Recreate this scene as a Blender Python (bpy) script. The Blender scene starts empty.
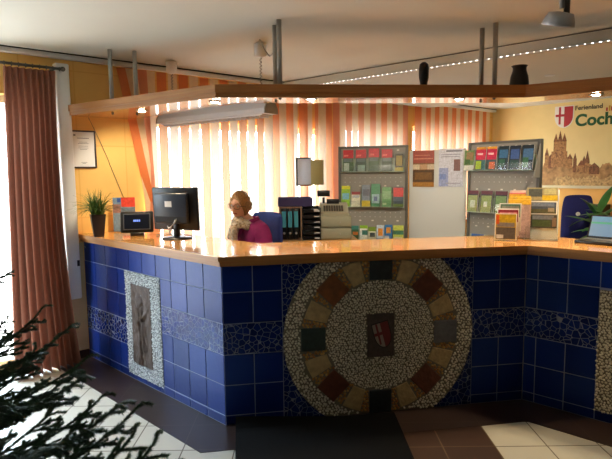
import bpy, bmesh, math, random
from mathutils import Vector, Matrix, noise
import numpy as np
random.seed(7)
S = bpy.context.scene
COL = S.collection
PI = math.pi

# ------------------------------------------------------------------ camera
CAMZ, PITCH, ROLL, FPX = 1.61, 0.1077, 0.0119, 530.4
cd = bpy.data.cameras.new('camera'); cam = bpy.data.objects.new('camera', cd); COL.objects.link(cam)
fw = Vector((0, math.cos(PITCH), -math.sin(PITCH))); r0 = Vector((1, 0, 0)); u0 = Vector((0, math.sin(PITCH), math.cos(PITCH)))
rt = r0*math.cos(ROLL) - u0*math.sin(ROLL); up = u0*math.cos(ROLL) + r0*math.sin(ROLL)
cam.matrix_world = Matrix(((rt.x, up.x, -fw.x, 0), (rt.y, up.y, -fw.y, 0), (rt.z, up.z, -fw.z, CAMZ), (0, 0, 0, 1)))
cd.sensor_fit = 'HORIZONTAL'; cd.sensor_width = 36.0; cd.lens = FPX*36/612; cd.clip_start = 0.05
S.camera = cam

# ------------------------------------------------------------------ world, exposure
w = bpy.data.worlds.new('sky'); S.world = w; w.use_nodes = True
bg = w.node_tree.nodes['Background']; bg.inputs[1].default_value = 14.0
_n, _l = w.node_tree.nodes, w.node_tree.links
_tc = _n.new('ShaderNodeTexCoord'); _sx = _n.new('ShaderNodeSeparateXYZ'); _rp = _n.new('ShaderNodeValToRGB')
_rp.color_ramp.elements[0].position = .47; _rp.color_ramp.elements[0].color = (.36, .37, .37, 1); _rp.color_ramp.elements[1].position = .53; _rp.color_ramp.elements[1].color = (.70, .87, 1, 1)
_mp = _n.new('ShaderNodeMapRange'); _mp.inputs[1].default_value = -1; _mp.inputs[2].default_value = 1
_l.new(_tc.outputs['Generated'], _sx.inputs[0]); _l.new(_sx.outputs['Z'], _mp.inputs[0]); _l.new(_mp.outputs[0], _rp.inputs[0]); _l.new(_rp.outputs[0], bg.inputs[0])
S.view_settings.view_transform = 'Standard'; S.view_settings.look = 'None'
S.view_settings.exposure = 0.85; S.view_settings.gamma = 1.0; S.view_settings.use_curve_mapping = False
S.cycles.max_bounces = 10; S.cycles.diffuse_bounces = 6; S.cycles.transparent_max_bounces = 16
S.cycles.sample_clamp_indirect = 6.0; S.cycles.caustics_reflective = False; S.cycles.caustics_refractive = False

# ------------------------------------------------------------------ room frame
L0 = Vector((-1.946, 4.591, 0)); TH = math.radians(49)
A = Vector((math.sin(TH), math.cos(TH), 0)); B = Vector((math.cos(TH), -math.sin(TH), 0))   # along the window wall / into the room
def R(a, b, z=0.0): return L0 + A*a + B*b + Vector((0, 0, z))
ROTA = math.atan2(A.y, A.x)       # local x along the window wall; local -y points into the room
CEIL = 2.605
ALEN = 6.75
C0 = Vector((-.527, 3.2406, 0)); uL = Vector((-.7245, .6893, 0)); uF = Vector((.9864, .1643, 0)); uR = Vector((.7364, -.6766, 0))
D0 = C0 + uF*2.058
nL = Vector((-uL.y, uL.x, 0)); nL = nL if nL.y < 0 else -nL
nF = Vector((uF.y, -uF.x, 0)); nR = Vector((uR.y, -uR.x, 0))

# daylight enters through real window openings; portals only guide the sampling
def portal(name, a0, a1, z0, z1, b=-.30):
    l = bpy.data.lights.new(name, 'AREA'); l.shape = 'RECTANGLE'; l.size = a1-a0; l.size_y = z1-z0
    l.cycles.is_portal = True
    o = bpy.data.objects.new(name, l); COL.objects.link(o)
    zx = -B; xx = A; yy = zx.cross(xx)
    c = R((a0+a1)/2, b, (z0+z1)/2)
    o.matrix_world = Matrix(((xx.x, yy.x, zx.x, c.x), (xx.y, yy.y, zx.y, c.y), (xx.z, yy.z, zx.z, c.z), (0, 0, 0, 1)))
WINDOWS = [(-2.1, -.27, .03, 2.25), (.62, 2.95, .86, 2.12), (3.15, 4.35, .86, 2.20), (4.60, 6.30, .86, 2.24)]
for i, wn in enumerate(WINDOWS): portal('window_portal', *wn)

def spot(name, loc, to, power, col, angle=70, blend=.6, size=.03, parent=None):
    l = bpy.data.lights.new(name, 'SPOT'); l.energy = power; l.color = col; l.spot_size = math.radians(angle); l.spot_blend = blend; l.shadow_soft_size = size
    o = bpy.data.objects.new(name, l); COL.objects.link(o)
    o.location = loc; o.rotation_euler = (Vector(to)-Vector(loc)).to_track_quat('-Z', 'Y').to_euler()
    if parent is not None:
        o.parent = parent; o.location = Vector(loc)-parent.location
    return o

# ------------------------------------------------------------------ materials
MATS = {}
def srgb(c):
    return tuple(((x/255)/12.92 if x/255 <= .04045 else ((x/255+.055)/1.055)**2.4) for x in c)
def mat(name, col, rough=.5, metal=0, spec=.5, noise_amt=0, noise_scale=20, bump=0, bump_scale=60, emit=None, estr=0, transl=0, coat=0, tcol=None):
    if name in MATS: return MATS[name]
    m = bpy.data.materials.new(name); m.use_nodes = True; nt = m.node_tree; b = nt.nodes['Principled BSDF']
    if max(col) > 1.0: col = srgb(col)
    b.inputs['Base Color'].default_value = (*col, 1); b.inputs['Roughness'].default_value = rough; b.inputs['Metallic'].default_value = metal
    b.inputs['Specular IOR Level'].default_value = spec; b.inputs['Coat Weight'].default_value = coat
    if noise_amt or bump:
        tc = nt.nodes.new('ShaderNodeTexCoord')
    if noise_amt:
        n = nt.nodes.new('ShaderNodeTexNoise'); n.inputs['Scale'].default_value = noise_scale; n.inputs['Detail'].default_value = 4
        nt.links.new(tc.outputs['Object'], n.inputs['Vector'])
        rp = nt.nodes.new('ShaderNodeValToRGB'); rp.color_ramp.elements[0].position = .3; rp.color_ramp.elements[1].position = .7
        rp.color_ramp.elements[0].color = (*[c*(1-noise_amt) for c in col], 1); rp.color_ramp.elements[1].color = (*[min(1, c*(1+noise_amt)) for c in col], 1)
        nt.links.new(n.outputs['Fac'], rp.inputs['Fac']); nt.links.new(rp.outputs['Color'], b.inputs['Base Color'])
    if bump:
        n2 = nt.nodes.new('ShaderNodeTexNoise'); n2.inputs['Scale'].default_value = bump_scale
        nt.links.new(tc.outputs['Object'], n2.inputs['Vector'])
        bp = nt.nodes.new('ShaderNodeBump'); bp.inputs['Strength'].default_value = bump; bp.inputs['Distance'].default_value = .01
        nt.links.new(n2.outputs['Fac'], bp.inputs['Height']); nt.links.new(bp.outputs['Normal'], b.inputs['Normal'])
    if emit is not None:
        b.inputs['Emission Color'].default_value = (*emit, 1); b.inputs['Emission Strength'].default_value = estr
    if transl:
        out = nt.nodes['Material Output']; t = nt.nodes.new('ShaderNodeBsdfTranslucent'); t.inputs[0].default_value = (*(srgb(tcol) if tcol else col), 1)
        mx = nt.nodes.new('ShaderNodeMixShader'); mx.inputs[0].default_value = transl
        nt.links.new(b.outputs[0], mx.inputs[1]); nt.links.new(t.outputs[0], mx.inputs[2]); nt.links.new(mx.outputs[0], out.inputs[0])
    MATS[name] = m; return m
def glassmat(name, tint=(1, 1, 1), refl=.08, rough=.05):
    if name in MATS: return MATS[name]
    m = bpy.data.materials.new(name); m.use_nodes = True; nt = m.node_tree
    nt.nodes.remove(nt.nodes['Principled BSDF']); out = nt.nodes['Material Output']
    t = nt.nodes.new('ShaderNodeBsdfTransparent'); t.inputs[0].default_value = (*tint, 1)
    g = nt.nodes.new('ShaderNodeBsdfGlossy'); g.inputs['Roughness'].default_value = rough
    mx = nt.nodes.new('ShaderNodeMixShader'); mx.inputs[0].default_value = refl
    nt.links.new(t.outputs[0], mx.inputs[1]); nt.links.new(g.outputs[0], mx.inputs[2]); nt.links.new(mx.outputs[0], out.inputs[0])
    MATS[name] = m; return m
def nodes_of(m): return m.node_tree.nodes, m.node_tree.links, m.node_tree.nodes['Principled BSDF']
def island_color(m, cols):
    n, l, b = nodes_of(m); g = n.new('ShaderNodeNewGeometry'); rp = n.new('ShaderNodeValToRGB'); e = rp.color_ramp.elements
    while len(e) < len(cols): e.new(.5)
    for i, c in enumerate(cols):
        e[i].position = i/(len(cols)-1); e[i].color = (*srgb(c), 1)
    l.new(g.outputs['Random Per Island'], rp.inputs['Fac']); l.new(rp.outputs['Color'], b.inputs['Base Color'])
def wood(name, c1, c2, scale=(2, 40, 40), rough=.3, coat=.3):
    m = mat(name, c1, rough, coat=coat); n, l, b = nodes_of(m)
    tc = n.new('ShaderNodeTexCoord'); mp = n.new('ShaderNodeMapping'); mp.inputs['Scale'].default_value = scale
    nz = n.new('ShaderNodeTexNoise'); nz.inputs['Scale'].default_value = 1.0; nz.inputs['Detail'].default_value = 5
    rp = n.new('ShaderNodeValToRGB'); rp.color_ramp.elements[0].position = .3; rp.color_ramp.elements[1].position = .7
    rp.color_ramp.elements[0].color = (*srgb(c1), 1); rp.color_ramp.elements[1].color = (*srgb(c2), 1)
    l.new(tc.outputs['Object'], mp.inputs['Vector']); l.new(mp.outputs[0], nz.inputs['Vector']); l.new(nz.outputs['Fac'], rp.inputs['Fac']); l.new(rp.outputs['Color'], b.inputs['Base Color'])
    return m
def brickmat(name, c1, c2, mortar, bw, rh, ms, loc=(0, 0, 0), rough=.4, rot=(0, 0, 0), offset=0.0, noise_amt=.1):
    m = mat(name, c1, rough); n, l, b = nodes_of(m)
    tc = n.new('ShaderNodeTexCoord'); mp = n.new('ShaderNodeMapping'); mp.inputs['Location'].default_value = loc; mp.inputs['Rotation'].default_value = rot
    br = n.new('ShaderNodeTexBrick'); br.offset = offset; br.inputs['Scale'].default_value = 1; br.inputs['Brick Width'].default_value = bw; br.inputs['Row Height'].default_value = rh
    br.inputs['Mortar Size'].default_value = ms; br.inputs['Mortar Smooth'].default_value = .1
    br.inputs['Color1'].default_value = (*srgb(c1), 1); br.inputs['Color2'].default_value = (*srgb(c2), 1); br.inputs['Mortar'].default_value = (*srgb(mortar), 1)
    nz = n.new('ShaderNodeTexNoise'); nz.inputs['Scale'].default_value = 7; nz.inputs['Detail'].default_value = 6
    mx = n.new('ShaderNodeMix'); mx.data_type = 'RGBA'; mx.blend_type = 'MULTIPLY'; mx.inputs[0].default_value = 1
    rp = n.new('ShaderNodeValToRGB'); rp.color_ramp.elements[0].color = (1-noise_amt*2,)*3+(1,); rp.color_ramp.elements[1].color = (1, 1, 1, 1)
    l.new(tc.outputs['Object'], mp.inputs[0]); l.new(mp.outputs[0], br.inputs['Vector']); l.new(tc.outputs['Object'], nz.inputs['Vector']); l.new(nz.outputs['Fac'], rp.inputs[0])
    l.new(br.outputs['Color'], mx.inputs[6]); l.new(rp.outputs[0], mx.inputs[7]); l.new(mx.outputs[2], b.inputs['Base Color'])
    return m

M_ceil = mat('ceiling_paint', (214, 214, 204), .9, noise_amt=.02, noise_scale=2)
M_cream = mat('cream_paint', (224, 200, 138), .85, noise_amt=.04, noise_scale=3)
M_orange_low = mat('apricot_paint', (226, 165, 84), .85, noise_amt=.05, noise_scale=3)
M_palecream = mat('pale_cream_paint', (205, 190, 150), .85, noise_amt=.05, noise_scale=4)
M_white = mat('white_lacquer', (225, 228, 230), .4)
M_whitepaint = mat('white_paint', (232, 234, 234), .6)
M_gapshade_edge = mat('gap_shade_and_edge', (30, 26, 22), .8)  # painted-in shade of the ceiling gaps; also the crest's dark edge
M_black = mat('black_plastic', (16, 16, 18), .35)
M_blackmat = mat('black_rubber', (4, 4, 6), .85, spec=.15, bump=.6, bump_scale=300)
M_grey = mat('grey_metal', (146, 143, 134), .5)
M_greydk = mat('dark_grey_metal', (98, 96, 90), .5, metal=.3)
M_steel = mat('brushed_steel', (172, 172, 168), .4, metal=.35)
M_lampgrey = mat('lamp_grey', (214, 214, 220), .5)
M_beige = mat('beige_plastic', (168, 165, 140), .5)
M_paper = mat('white_paper', (228, 228, 224), .8)
M_glass = glassmat('pane_glass', (1, 1, 1), .06, .02)
M_acryl = glassmat('clear_acrylic', (.975, .985, .985), .06, .1)
M_frost = glassmat('frosted_clear', (1, 1, 1), .45, .6)
for _nd in M_frost.node_tree.nodes:
    if _nd.type == 'BSDF_GLOSSY': _nd.inputs[0].default_value = (.8, .82, .8, 1); _nd.inputs['Roughness'].default_value = 1.0
M_acrylg = mat('frosted_acrylic', (172, 186, 168), .35)
M_led = mat('led_glow', (255, 245, 225), .4, emit=(1, .95, .88), estr=4)
M_bulb = mat('bulb_glow', (255, 240, 210), .4, emit=(1, .82, .58), estr=40)
M_chairblue = mat('blue_fabric', (38, 58, 130), .8, noise_amt=.12, noise_scale=60)
M_chairnavy = mat('navy_fabric', (18, 22, 92), .8, noise_amt=.1, noise_scale=60)
M_wood = wood('beech_wood', (206, 146, 78), (224, 168, 100), (3, 3, 60), .16, .5)
M_woodf = wood('shaded_beech_edge', (158, 104, 54), (178, 124, 68), (3, 3, 60), .5, 0)  # the worktop's beech, with the shade on front edges painted into the colour
M_woodu = wood('canopy_wood', (196, 142, 86), (214, 164, 106), (4, 4, 40), .12, .5)
M_boxwood = wood('shelf_wood', (126, 100, 82), (150, 122, 98), (3, 20, 20), .5, .05)
M_desk = wood('desk_wood', (200, 150, 90), (216, 170, 110), (3, 20, 20), .35, .1)

# blue tiles, grout, crazy-paving mosaic, pebbles
M_tile = mat('blue_glazed_tile', (16, 26, 100), .32, spec=.4); M_tile.node_tree.nodes['Principled BSDF'].inputs['Specular Tint'].default_value = (.22, .42, 1, 1)
island_color(M_tile, [(9, 23, 76), (13, 33, 98), (10, 27, 86), (18, 42, 114)])
n_, l_, b_ = nodes_of(M_tile)
tc_ = n_.new('ShaderNodeTexCoord'); nz_ = n_.new('ShaderNodeTexNoise'); nz_.inputs['Scale'].default_value = 25; nz_.inputs['Detail'].default_value = 3
bp_ = n_.new('ShaderNodeBump'); bp_.inputs['Strength'].default_value = .12; bp_.inputs['Distance'].default_value = .01
l_.new(tc_.outputs['Object'], nz_.inputs[0]); l_.new(nz_.outputs['Fac'], bp_.inputs['Height']); l_.new(bp_.outputs[0], b_.inputs['Normal'])
M_grout = mat('grey_grout', (140, 146, 164), .8)
M_crazy = mat('broken_tile_mosaic', (22, 36, 130), .5, spec=.3); M_crazy.node_tree.nodes['Principled BSDF'].inputs['Specular Tint'].default_value = (.22, .42, 1, 1)
n_, l_, b_ = nodes_of(M_crazy)
tc_ = n_.new('ShaderNodeTexCoord'); vo = n_.new('ShaderNodeTexVoronoi'); vo.feature = 'DISTANCE_TO_EDGE'; vo.inputs['Scale'].default_value = 27
v2 = n_.new('ShaderNodeTexVoronoi'); v2.inputs['Scale'].default_value = 27
rp_ = n_.new('ShaderNodeValToRGB'); rp_.color_ramp.elements[0].position = .02; rp_.color_ramp.elements[0].color = (1, 1, 1, 1); rp_.color_ramp.elements[1].position = .05; rp_.color_ramp.elements[1].color = (0, 0, 0, 1)
mx_ = n_.new('ShaderNodeMix'); mx_.data_type = 'RGBA'; mx_.inputs[7].default_value = (*srgb((130, 134, 146)), 1)
r2_ = n_.new('ShaderNodeValToRGB'); r2_.color_ramp.elements[0].color = (*srgb((9, 23, 76)), 1); r2_.color_ramp.elements[1].color = (*srgb((17, 40, 110)), 1)
l_.new(tc_.outputs['Object'], vo.inputs[0]); l_.new(tc_.outputs['Object'], v2.inputs[0]); l_.new(vo.outputs['Distance'], rp_.inputs[0]); l_.new(rp_.outputs[0], mx_.inputs[0])
l_.new(v2.outputs['Color'], r2_.inputs[0]); l_.new(r2_.outputs[0], mx_.inputs[6]); l_.new(mx_.outputs[2], b_.inputs['Base Color'])
l_.new(rp_.outputs[0], b_.inputs['Roughness'])
bp_ = n_.new('ShaderNodeBump'); bp_.inputs['Strength'].default_value = .35; bp_.inputs['Distance'].default_value = .01; bp_.invert = True
nz_ = n_.new('ShaderNodeTexNoise'); nz_.inputs['Scale'].default_value = 30; b2_ = n_.new('ShaderNodeBump'); b2_.inputs['Strength'].default_value = .5; b2_.inputs['Distance'].default_value = .01
l_.new(tc_.outputs['Object'], nz_.inputs[0]); l_.new(nz_.outputs['Fac'], b2_.inputs['Height']); l_.new(rp_.outputs[0], bp_.inputs['Height']); l_.new(b2_.outputs[0], bp_.inputs['Normal']); l_.new(bp_.outputs[0], b_.inputs['Normal'])
M_peb = mat('pale_pebbles', (170, 162, 145), .6); island_color(M_peb, [(196, 188, 166), (222, 214, 192), (210, 200, 176), (236, 230, 212), (202, 194, 174), (230, 220, 196)])
M_pebw = mat('white_pebbles', (190, 195, 200), .5); island_color(M_pebw, [(160, 166, 172), (222, 226, 228), (190, 196, 200), (240, 242, 242), (120, 124, 128)])
M_mortar = mat('pebble_mortar', (118, 110, 94), .9)
M_mortarw = mat('pale_mortar', (120, 122, 124), .9)
M_ochre = mat('ochre_mosaic', (180, 130, 60), .6); island_color(M_ochre, [(176, 120, 50), (200, 160, 90), (150, 92, 44), (190, 150, 70), (170, 100, 50)])
M_stbeige = mat('beige_stone', (178, 154, 108), .7, noise_amt=.18, noise_scale=30, bump=.7, bump_scale=50)
M_stred = mat('red_brown_stone', (98, 50, 34), .6, noise_amt=.3, noise_scale=25, bump=.7, bump_scale=40)
M_stbrown = mat('brown_stone', (120, 70, 34), .6, noise_amt=.3, noise_scale=25, bump=.7, bump_scale=40)
M_stgreen = mat('dark_green_stone', (40, 56, 52), .4, noise_amt=.3, noise_scale=30, bump=.5, bump_scale=40)
M_stblack = mat('black_stone', (26, 36, 40), .4, noise_amt=.3, noise_scale=30, bump=.5, bump_scale=40)
M_stgrey = mat('grey_stone', (92, 92, 98), .5, noise_amt=.2, noise_scale=30, bump=.5, bump_scale=40)
M_plaque = mat('plaque_stone', (74, 62, 58), .7, noise_amt=.25, noise_scale=30, bump=.9, bump_scale=45)
M_relief = mat('carved_stone', (74, 56, 48), .7, noise_amt=.2, noise_scale=16, bump=.5, bump_scale=60)
M_red = mat('heraldic_red', (168, 30, 40), .5); M_redc = mat('dark_red', (112, 34, 36), .6); M_whitec = mat('muted_white', (150, 136, 122), .7)  # counter crest gets a darker red and a duller white
M_hwhite = mat('heraldic_white', (222, 216, 206), .6)

# ------------------------------------------------------------------ mesh builder
class MB:
    def __init__(s): s.v = []; s.f = []; s.m = []; s.mats = []; s.sm = []
    def mi(s, m):
        if m is None: return 0
        if m not in s.mats: s.mats.append(m)
        return s.mats.index(m)
    def add(s, vs, fs, m=None, smooth=False, M=None):
        o = len(s.v); k = s.mi(m)
        s.v += [tuple(M @ Vector(p)) for p in vs] if M is not None else [tuple(p) for p in vs]
        s.f += [tuple(o+i for i in f) for f in fs]; s.m += [k]*len(fs); s.sm += [smooth]*len(fs); return s
    def box(s, c, d, m=None, M=None, bev=0):
        x, y, z = c; a, b, e = d[0]/2, d[1]/2, d[2]/2
        if bev <= 0:
            vs = [(x+i*a, y+j*b, z+k*e) for i in (-1, 1) for j in (-1, 1) for k in (-1, 1)]
            fs = [(0, 1, 3, 2), (4, 6, 7, 5), (0, 4, 5, 1), (2, 3, 7, 6), (0, 2, 6, 4), (1, 5, 7, 3)]
            return s.add(vs, fs, m, False, M)
        bm = bmesh.new(); bmesh.ops.create_cube(bm, size=1)
        for v in bm.verts: v.co = Vector((v.co.x*d[0], v.co.y*d[1], v.co.z*d[2]))
        bmesh.ops.bevel(bm, geom=bm.edges[:], offset=bev, segments=2, profile=.5, affect='EDGES')
        vs = [v.co+Vector(c) for v in bm.verts]; fs = [[v.index for v in f.verts] for f in bm.faces]
        bm.verts.index_update(); fs = [[v.index for v in f.verts] for f in bm.faces]; bm.free()
        return s.add(vs, fs, m, True, M)
    def prism(s, poly, z0, z1, m=None, M=None):
        n = len(poly); vs = [(p[0], p[1], z0) for p in poly]+[(p[0], p[1], z1) for p in poly]
        ar = sum(poly[i][0]*poly[(i+1) % n][1]-poly[(i+1) % n][0]*poly[i][1] for i in range(n))
        fs = [tuple(range(n-1, -1, -1)), tuple(range(n, 2*n))]+[(i, (i+1) % n, n+(i+1) % n, n+i) for i in range(n)]
        if ar < 0: fs = [tuple(reversed(f)) for f in fs]
        return s.add(vs, fs, m, False, M)
    def tube(s, pts, r, m=None, seg=8, M=None, caps=True):
        pts = [Vector(p) for p in pts]; n = len(pts); rs = r if isinstance(r, (list, tuple)) else [r]*n
        vs = []; fs = []; t0 = (pts[1]-pts[0]).normalized(); nrm = t0.orthogonal().normalized()
        for i, p in enumerate(pts):
            t = (pts[min(i+1, n-1)]-pts[max(i-1, 0)]).normalized()
            nrm = (nrm-t*nrm.dot(t)); nrm = nrm.normalized() if nrm.length > 1e-6 else t.orthogonal().normalized()
            bn = t.cross(nrm)
            for k in range(seg):
                a = 2*PI*k/seg; vs.append(p+(nrm*math.cos(a)+bn*math.sin(a))*rs[i])
        for i in range(n-1):
            for k in range(seg): fs.append((i*seg+k, i*seg+(k+1) % seg, (i+1)*seg+(k+1) % seg, (i+1)*seg+k))
        if caps: fs += [tuple(range(seg-1, -1, -1)), tuple((n-1)*seg+k for k in range(seg))]
        return s.add(vs, fs, m, True, M)
    def lathe(s, prof, c=(0, 0, 0), m=None, seg=24, M=None, smooth=True):
        vs = []; fs = []; n = len(prof)
        for (r, z) in prof:
            for k in range(seg): a = 2*PI*k/seg; vs.append((c[0]+r*math.cos(a), c[1]+r*math.sin(a), c[2]+z))
        for i in range(n-1):
            for k in range(seg): fs.append((i*seg+k, i*seg+(k+1) % seg, (i+1)*seg+(k+1) % seg, (i+1)*seg+k))
        fs += [tuple(range(seg-1, -1, -1)), tuple((n-1)*seg+k for k in range(seg))]
        return s.add(vs, fs, m, smooth, M)
    def ball(s, c, r, m=None, u=16, v=10, M=None):
        r = r if isinstance(r, (list, tuple)) else (r, r, r); vs = [(c[0], c[1], c[2]+r[2])]; fs = []
        for i in range(1, v):
            t = PI*i/v
            for k in range(u): a = 2*PI*k/u; vs.append((c[0]+r[0]*math.sin(t)*math.cos(a), c[1]+r[1]*math.sin(t)*math.sin(a), c[2]+r[2]*math.cos(t)))
        vs.append((c[0], c[1], c[2]-r[2])); e = len(vs)-1
        for k in range(u): fs.append((0, 1+k, 1+(k+1) % u)); fs.append((e, 1+(v-2)*u+(k+1) % u, 1+(v-2)*u+k))
        for i in range(v-2):
            for k in range(u): fs.append((1+i*u+k, 1+(i+1)*u+k, 1+(i+1)*u+(k+1) % u, 1+i*u+(k+1) % u))
        return s.add(vs, fs, m, True, M)
    def quad(s, a, b, c, d, m=None, M=None): return s.add([a, b, c, d], [(0, 1, 2, 3)], m, False, M)
    def build(s, name, m=None, parent=None, world=False, loc=None):
        me = bpy.data.meshes.new(name); vs = s.v
        if world and parent is not None:
            q = parent.matrix_basis.inverted(); p2 = parent.parent
            vs = [tuple(Vector(p)-wloc(parent)) for p in vs]
        if loc is not None: vs = [tuple(Vector(p)-Vector(loc)) for p in vs]
        me.from_pydata(vs, [], s.f)
        if s.mats and m is None:
            for k in s.mats: me.materials.append(k)
            me.polygons.foreach_set('material_index', s.m)
        else:
            me.materials.append(m)
        me.polygons.foreach_set('use_smooth', s.sm); me.update()
        o = bpy.data.objects.new(name, me); COL.objects.link(o)
        if parent is not None: o.parent = parent
        if loc is not None: o.location = loc
        return o
def wloc(o):
    v = Vector(o.location)
    while o.parent is not None: o = o.parent; v = v+Vector(o.location)
    return v
def tag(o, label, cat, group=None, kind=None):
    o['label'] = label; o['category'] = cat
    if group: o['group'] = group
    if kind: o['kind'] = kind
    return o
def thing(name, label, cat, loc=(0, 0, 0), rotz=0, group=None):
    o = bpy.data.objects.new(name, None); COL.objects.link(o); o.empty_display_size = .1
    o.location = loc; o.rotation_euler = (0, 0, rotz); return tag(o, label, cat, group)
def struct(o): o['kind'] = 'structure'; return o
def copy_tree(o, parent=None):
    c = o.copy(); COL.objects.link(c)
    if parent is not None: c.parent = parent
    for ch in list(o.children): copy_tree(ch, c)
    return c
def frame(o, x, y): # matrix: local (u, out, z) -> world at point o with axes x, y, up
    return Matrix(((x.x, y.x, 0, o.x), (x.y, y.y, 0, o.y), (0, 0, 1, o.z), (0, 0, 0, 1)))
def isect(p, u, q, v):
    d = u.x*v.y-u.y*v.x; t = ((q.x-p.x)*v.y-(q.y-p.y)*v.x)/d; return p+u*t

# ================================================================== ROOM SHELL
M_floor = brickmat('pale_floor_tile', (196, 194, 184), (188, 186, 175), (92, 82, 70), .305, .305, .004, loc=(-1.397, -2.949, 0), rough=.32, noise_amt=.06)
M_border = brickmat('dark_brown_floor_tile', (58, 42, 38), (52, 38, 36), (74, 60, 52), .61, .305, .003, loc=(-1.09, -2.949, 0), rough=.4, noise_amt=.12)
M_path = brickmat('brown_floor_tile', (66, 44, 36), (60, 40, 34), (104, 84, 66), .305, .305, .004, loc=(-1.09, -2.949, 0), rough=.4, noise_amt=.12)
RA0, RA1, RB1 = -5.2, ALEN, 7.2
def rpoly(a0, a1, b0, b1): return [R(a0, b0), R(a1, b0), R(a1, b1), R(a0, b1)]
struct(MB().prism(rpoly(RA0-.3, RA1+.3, -.3, RB1+.3), -.12, 0).build('floor', M_floor))
struct(MB().prism(rpoly(RA0-.3, RA1+.3, -.3, RB1+.3), CEIL, CEIL+.15).build('ceiling', M_ceil))
M_owall = brickmat('orange_wall', (244, 200, 116), (242, 196, 112), (234, 184, 100), .42, .62, .006, rough=.85, rot=(PI/2, 0, 0), noise_amt=.05)
M_darkwall = wood('dark_unseen_wall', (50, 34, 24), (70, 48, 34), (8, 8, 1), .5, 0)  # unseen walls coloured dark to keep bounce light off the counter front
# window wall (left), built in local coords x = along wall, y = outwards
wl = MB(); TW = .26
def wseg(a0, a1, z0, z1): wl.box(((a0+a1)/2, TW/2, (z0+z1)/2), (a1-a0, TW, z1-z0))
prev = RA0-.3
for (a0, a1, z0, z1) in WINDOWS:
    wseg(prev, a0, 0, CEIL); wseg(a0, a1, 0, z0) if z0 > 0 else None; wseg(a0, a1, z1, CEIL); prev = a1
wseg(prev, RA1+.3, 0, CEIL)
o = wl.build('wall_left', M_owall); o.location = L0; o.rotation_euler = (0, 0, ROTA); struct(o)
for nm, poly, m in (('wall_back', [R(RA1, -.01), R(RA1, RB1+.3), R(RA1+.26, RB1+.3), R(RA1+.26, -.01)], M_cream),
                    ('wall_right', [R(RA0, RB1), R(RA1, RB1), R(RA1, RB1+.26), R(RA0, RB1+.26)], M_darkwall),
                    ):
    struct(MB().prism(poly, 0, CEIL, m).build(nm))
struct(MB().prism([R(RA0-.26, 0), R(RA0, 0), R(RA0, RB1), R(RA0-.26, RB1)], 0, CEIL).build('wall_front', M_darkwall))
# windows
for i, (a0, a1, z0, z1) in enumerate(WINDOWS):
    fr = MB(); y = .14; t = .06
    n = 2 if (a1-a0) < 2 else 3
    for k in range(n+1):
        x = a0+(a1-a0)*k/n; x = min(max(x, a0+t/2), a1-t/2); fr.box((x, y, (z0+z1)/2), (t, .06, z1-z0))
    for z in (z0+t/2, z1-t/2): fr.box(((a0+a1)/2, y, z), (a1-a0, .06, t))
    o = fr.build('window_%d' % (i+1), M_white); o.location = L0; o.rotation_euler = (0, 0, ROTA); struct(o)
    p = MB().box(((a0+a1)/2, y, (z0+z1)/2), (a1-a0-.02, .008, z1-z0-.02)).build('pane', M_glass, o)
    if i:
        MB().box(((a0+a1)/2, -.02, z0-.015), (a1-a0+.1, .10, .03)).build('window_sill', M_white, o)
# baseboards
struct(MB().prism(rpoly(-.268, -.002, .001, .014), 0.001, .07).build('baseboard_left', mat('dark_baseboard', (48, 34, 28), .5)))
struct(MB().prism(rpoly(RA1-.014, RA1-.001, .02, RB1), 0.001, .07).build('baseboard_back', MATS['dark_baseboard']))
# boxed-in pipe beside the curtain, pale strip of wall under the counter's end
o = MB().box((-.112, -.04, 1.535), (.11, .08, 1.97), M_whitepaint, bev=.012).box((-.075, -.082, .86), (.02, .01, .05), M_black).build('trim_1'); o.location = L0; o.rotation_euler = (0, 0, ROTA); struct(o)
o = MB().box((-.135, -.004, .55), (.262, .008, .95)).build('trim_2', M_palecream); o.location = L0; o.rotation_euler = (0, 0, ROTA); struct(o)
# cornice strip, and a dark strip painted as gap shade, along the window wall
o = MB().box(((RA1-5)/2, -.03, CEIL-.022), (RA1+5, .06, .04), M_whitepaint).box(((RA1-5)/2, -.066, CEIL-.004), (RA1+5, .012, .008), M_gapshade_edge).build('trim_3'); o.location = L0; o.rotation_euler = (0, 0, ROTA); struct(o)
# dropped ceiling at the back right
e0, e1 = Vector((.009, 5.778, 0)), Vector((2.181, 3.881, 0)); eu = (e1-e0).normalized(); en = Vector((-eu.y, eu.x, 0))
en = en if en.y > 0 else -en
PW = 2.62
p0 = isect(e0, eu, R(0, .075), A); p1 = isect(e0, eu, R(RA0, RB1-.004), A)
p2 = isect(e0+en*PW, eu, R(0, .075), A); p3 = isect(e0+en*PW, eu, R(RA0, RB1-.004), A)
g_ = en*.02
struct(MB().prism([p0, p1, p3, p2], 2.503, CEIL-.010, M_ceil).prism([p0+g_, p1+g_, p3-g_, p2-g_], CEIL-.010, CEIL-.001, M_gapshade_edge).build('ceiling_panel'))  # thin dark layer on top paints in the gap's shade
# mural wall: apricot lower half and pale dado ledge
struct(MB().prism([R(RA1-.012, .05), R(RA1-.012, 4.5), R(RA1-.001, 4.5), R(RA1-.001, .05)], .071, 1.32).build('trim_4', M_orange_low))
struct(MB().prism([R(RA1-.05, .80), R(RA1-.05, 4.5), R(RA1-.001, 4.5), R(RA1-.001, .80)], 1.321, 1.36).build('trim_5', M_palecream))

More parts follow.
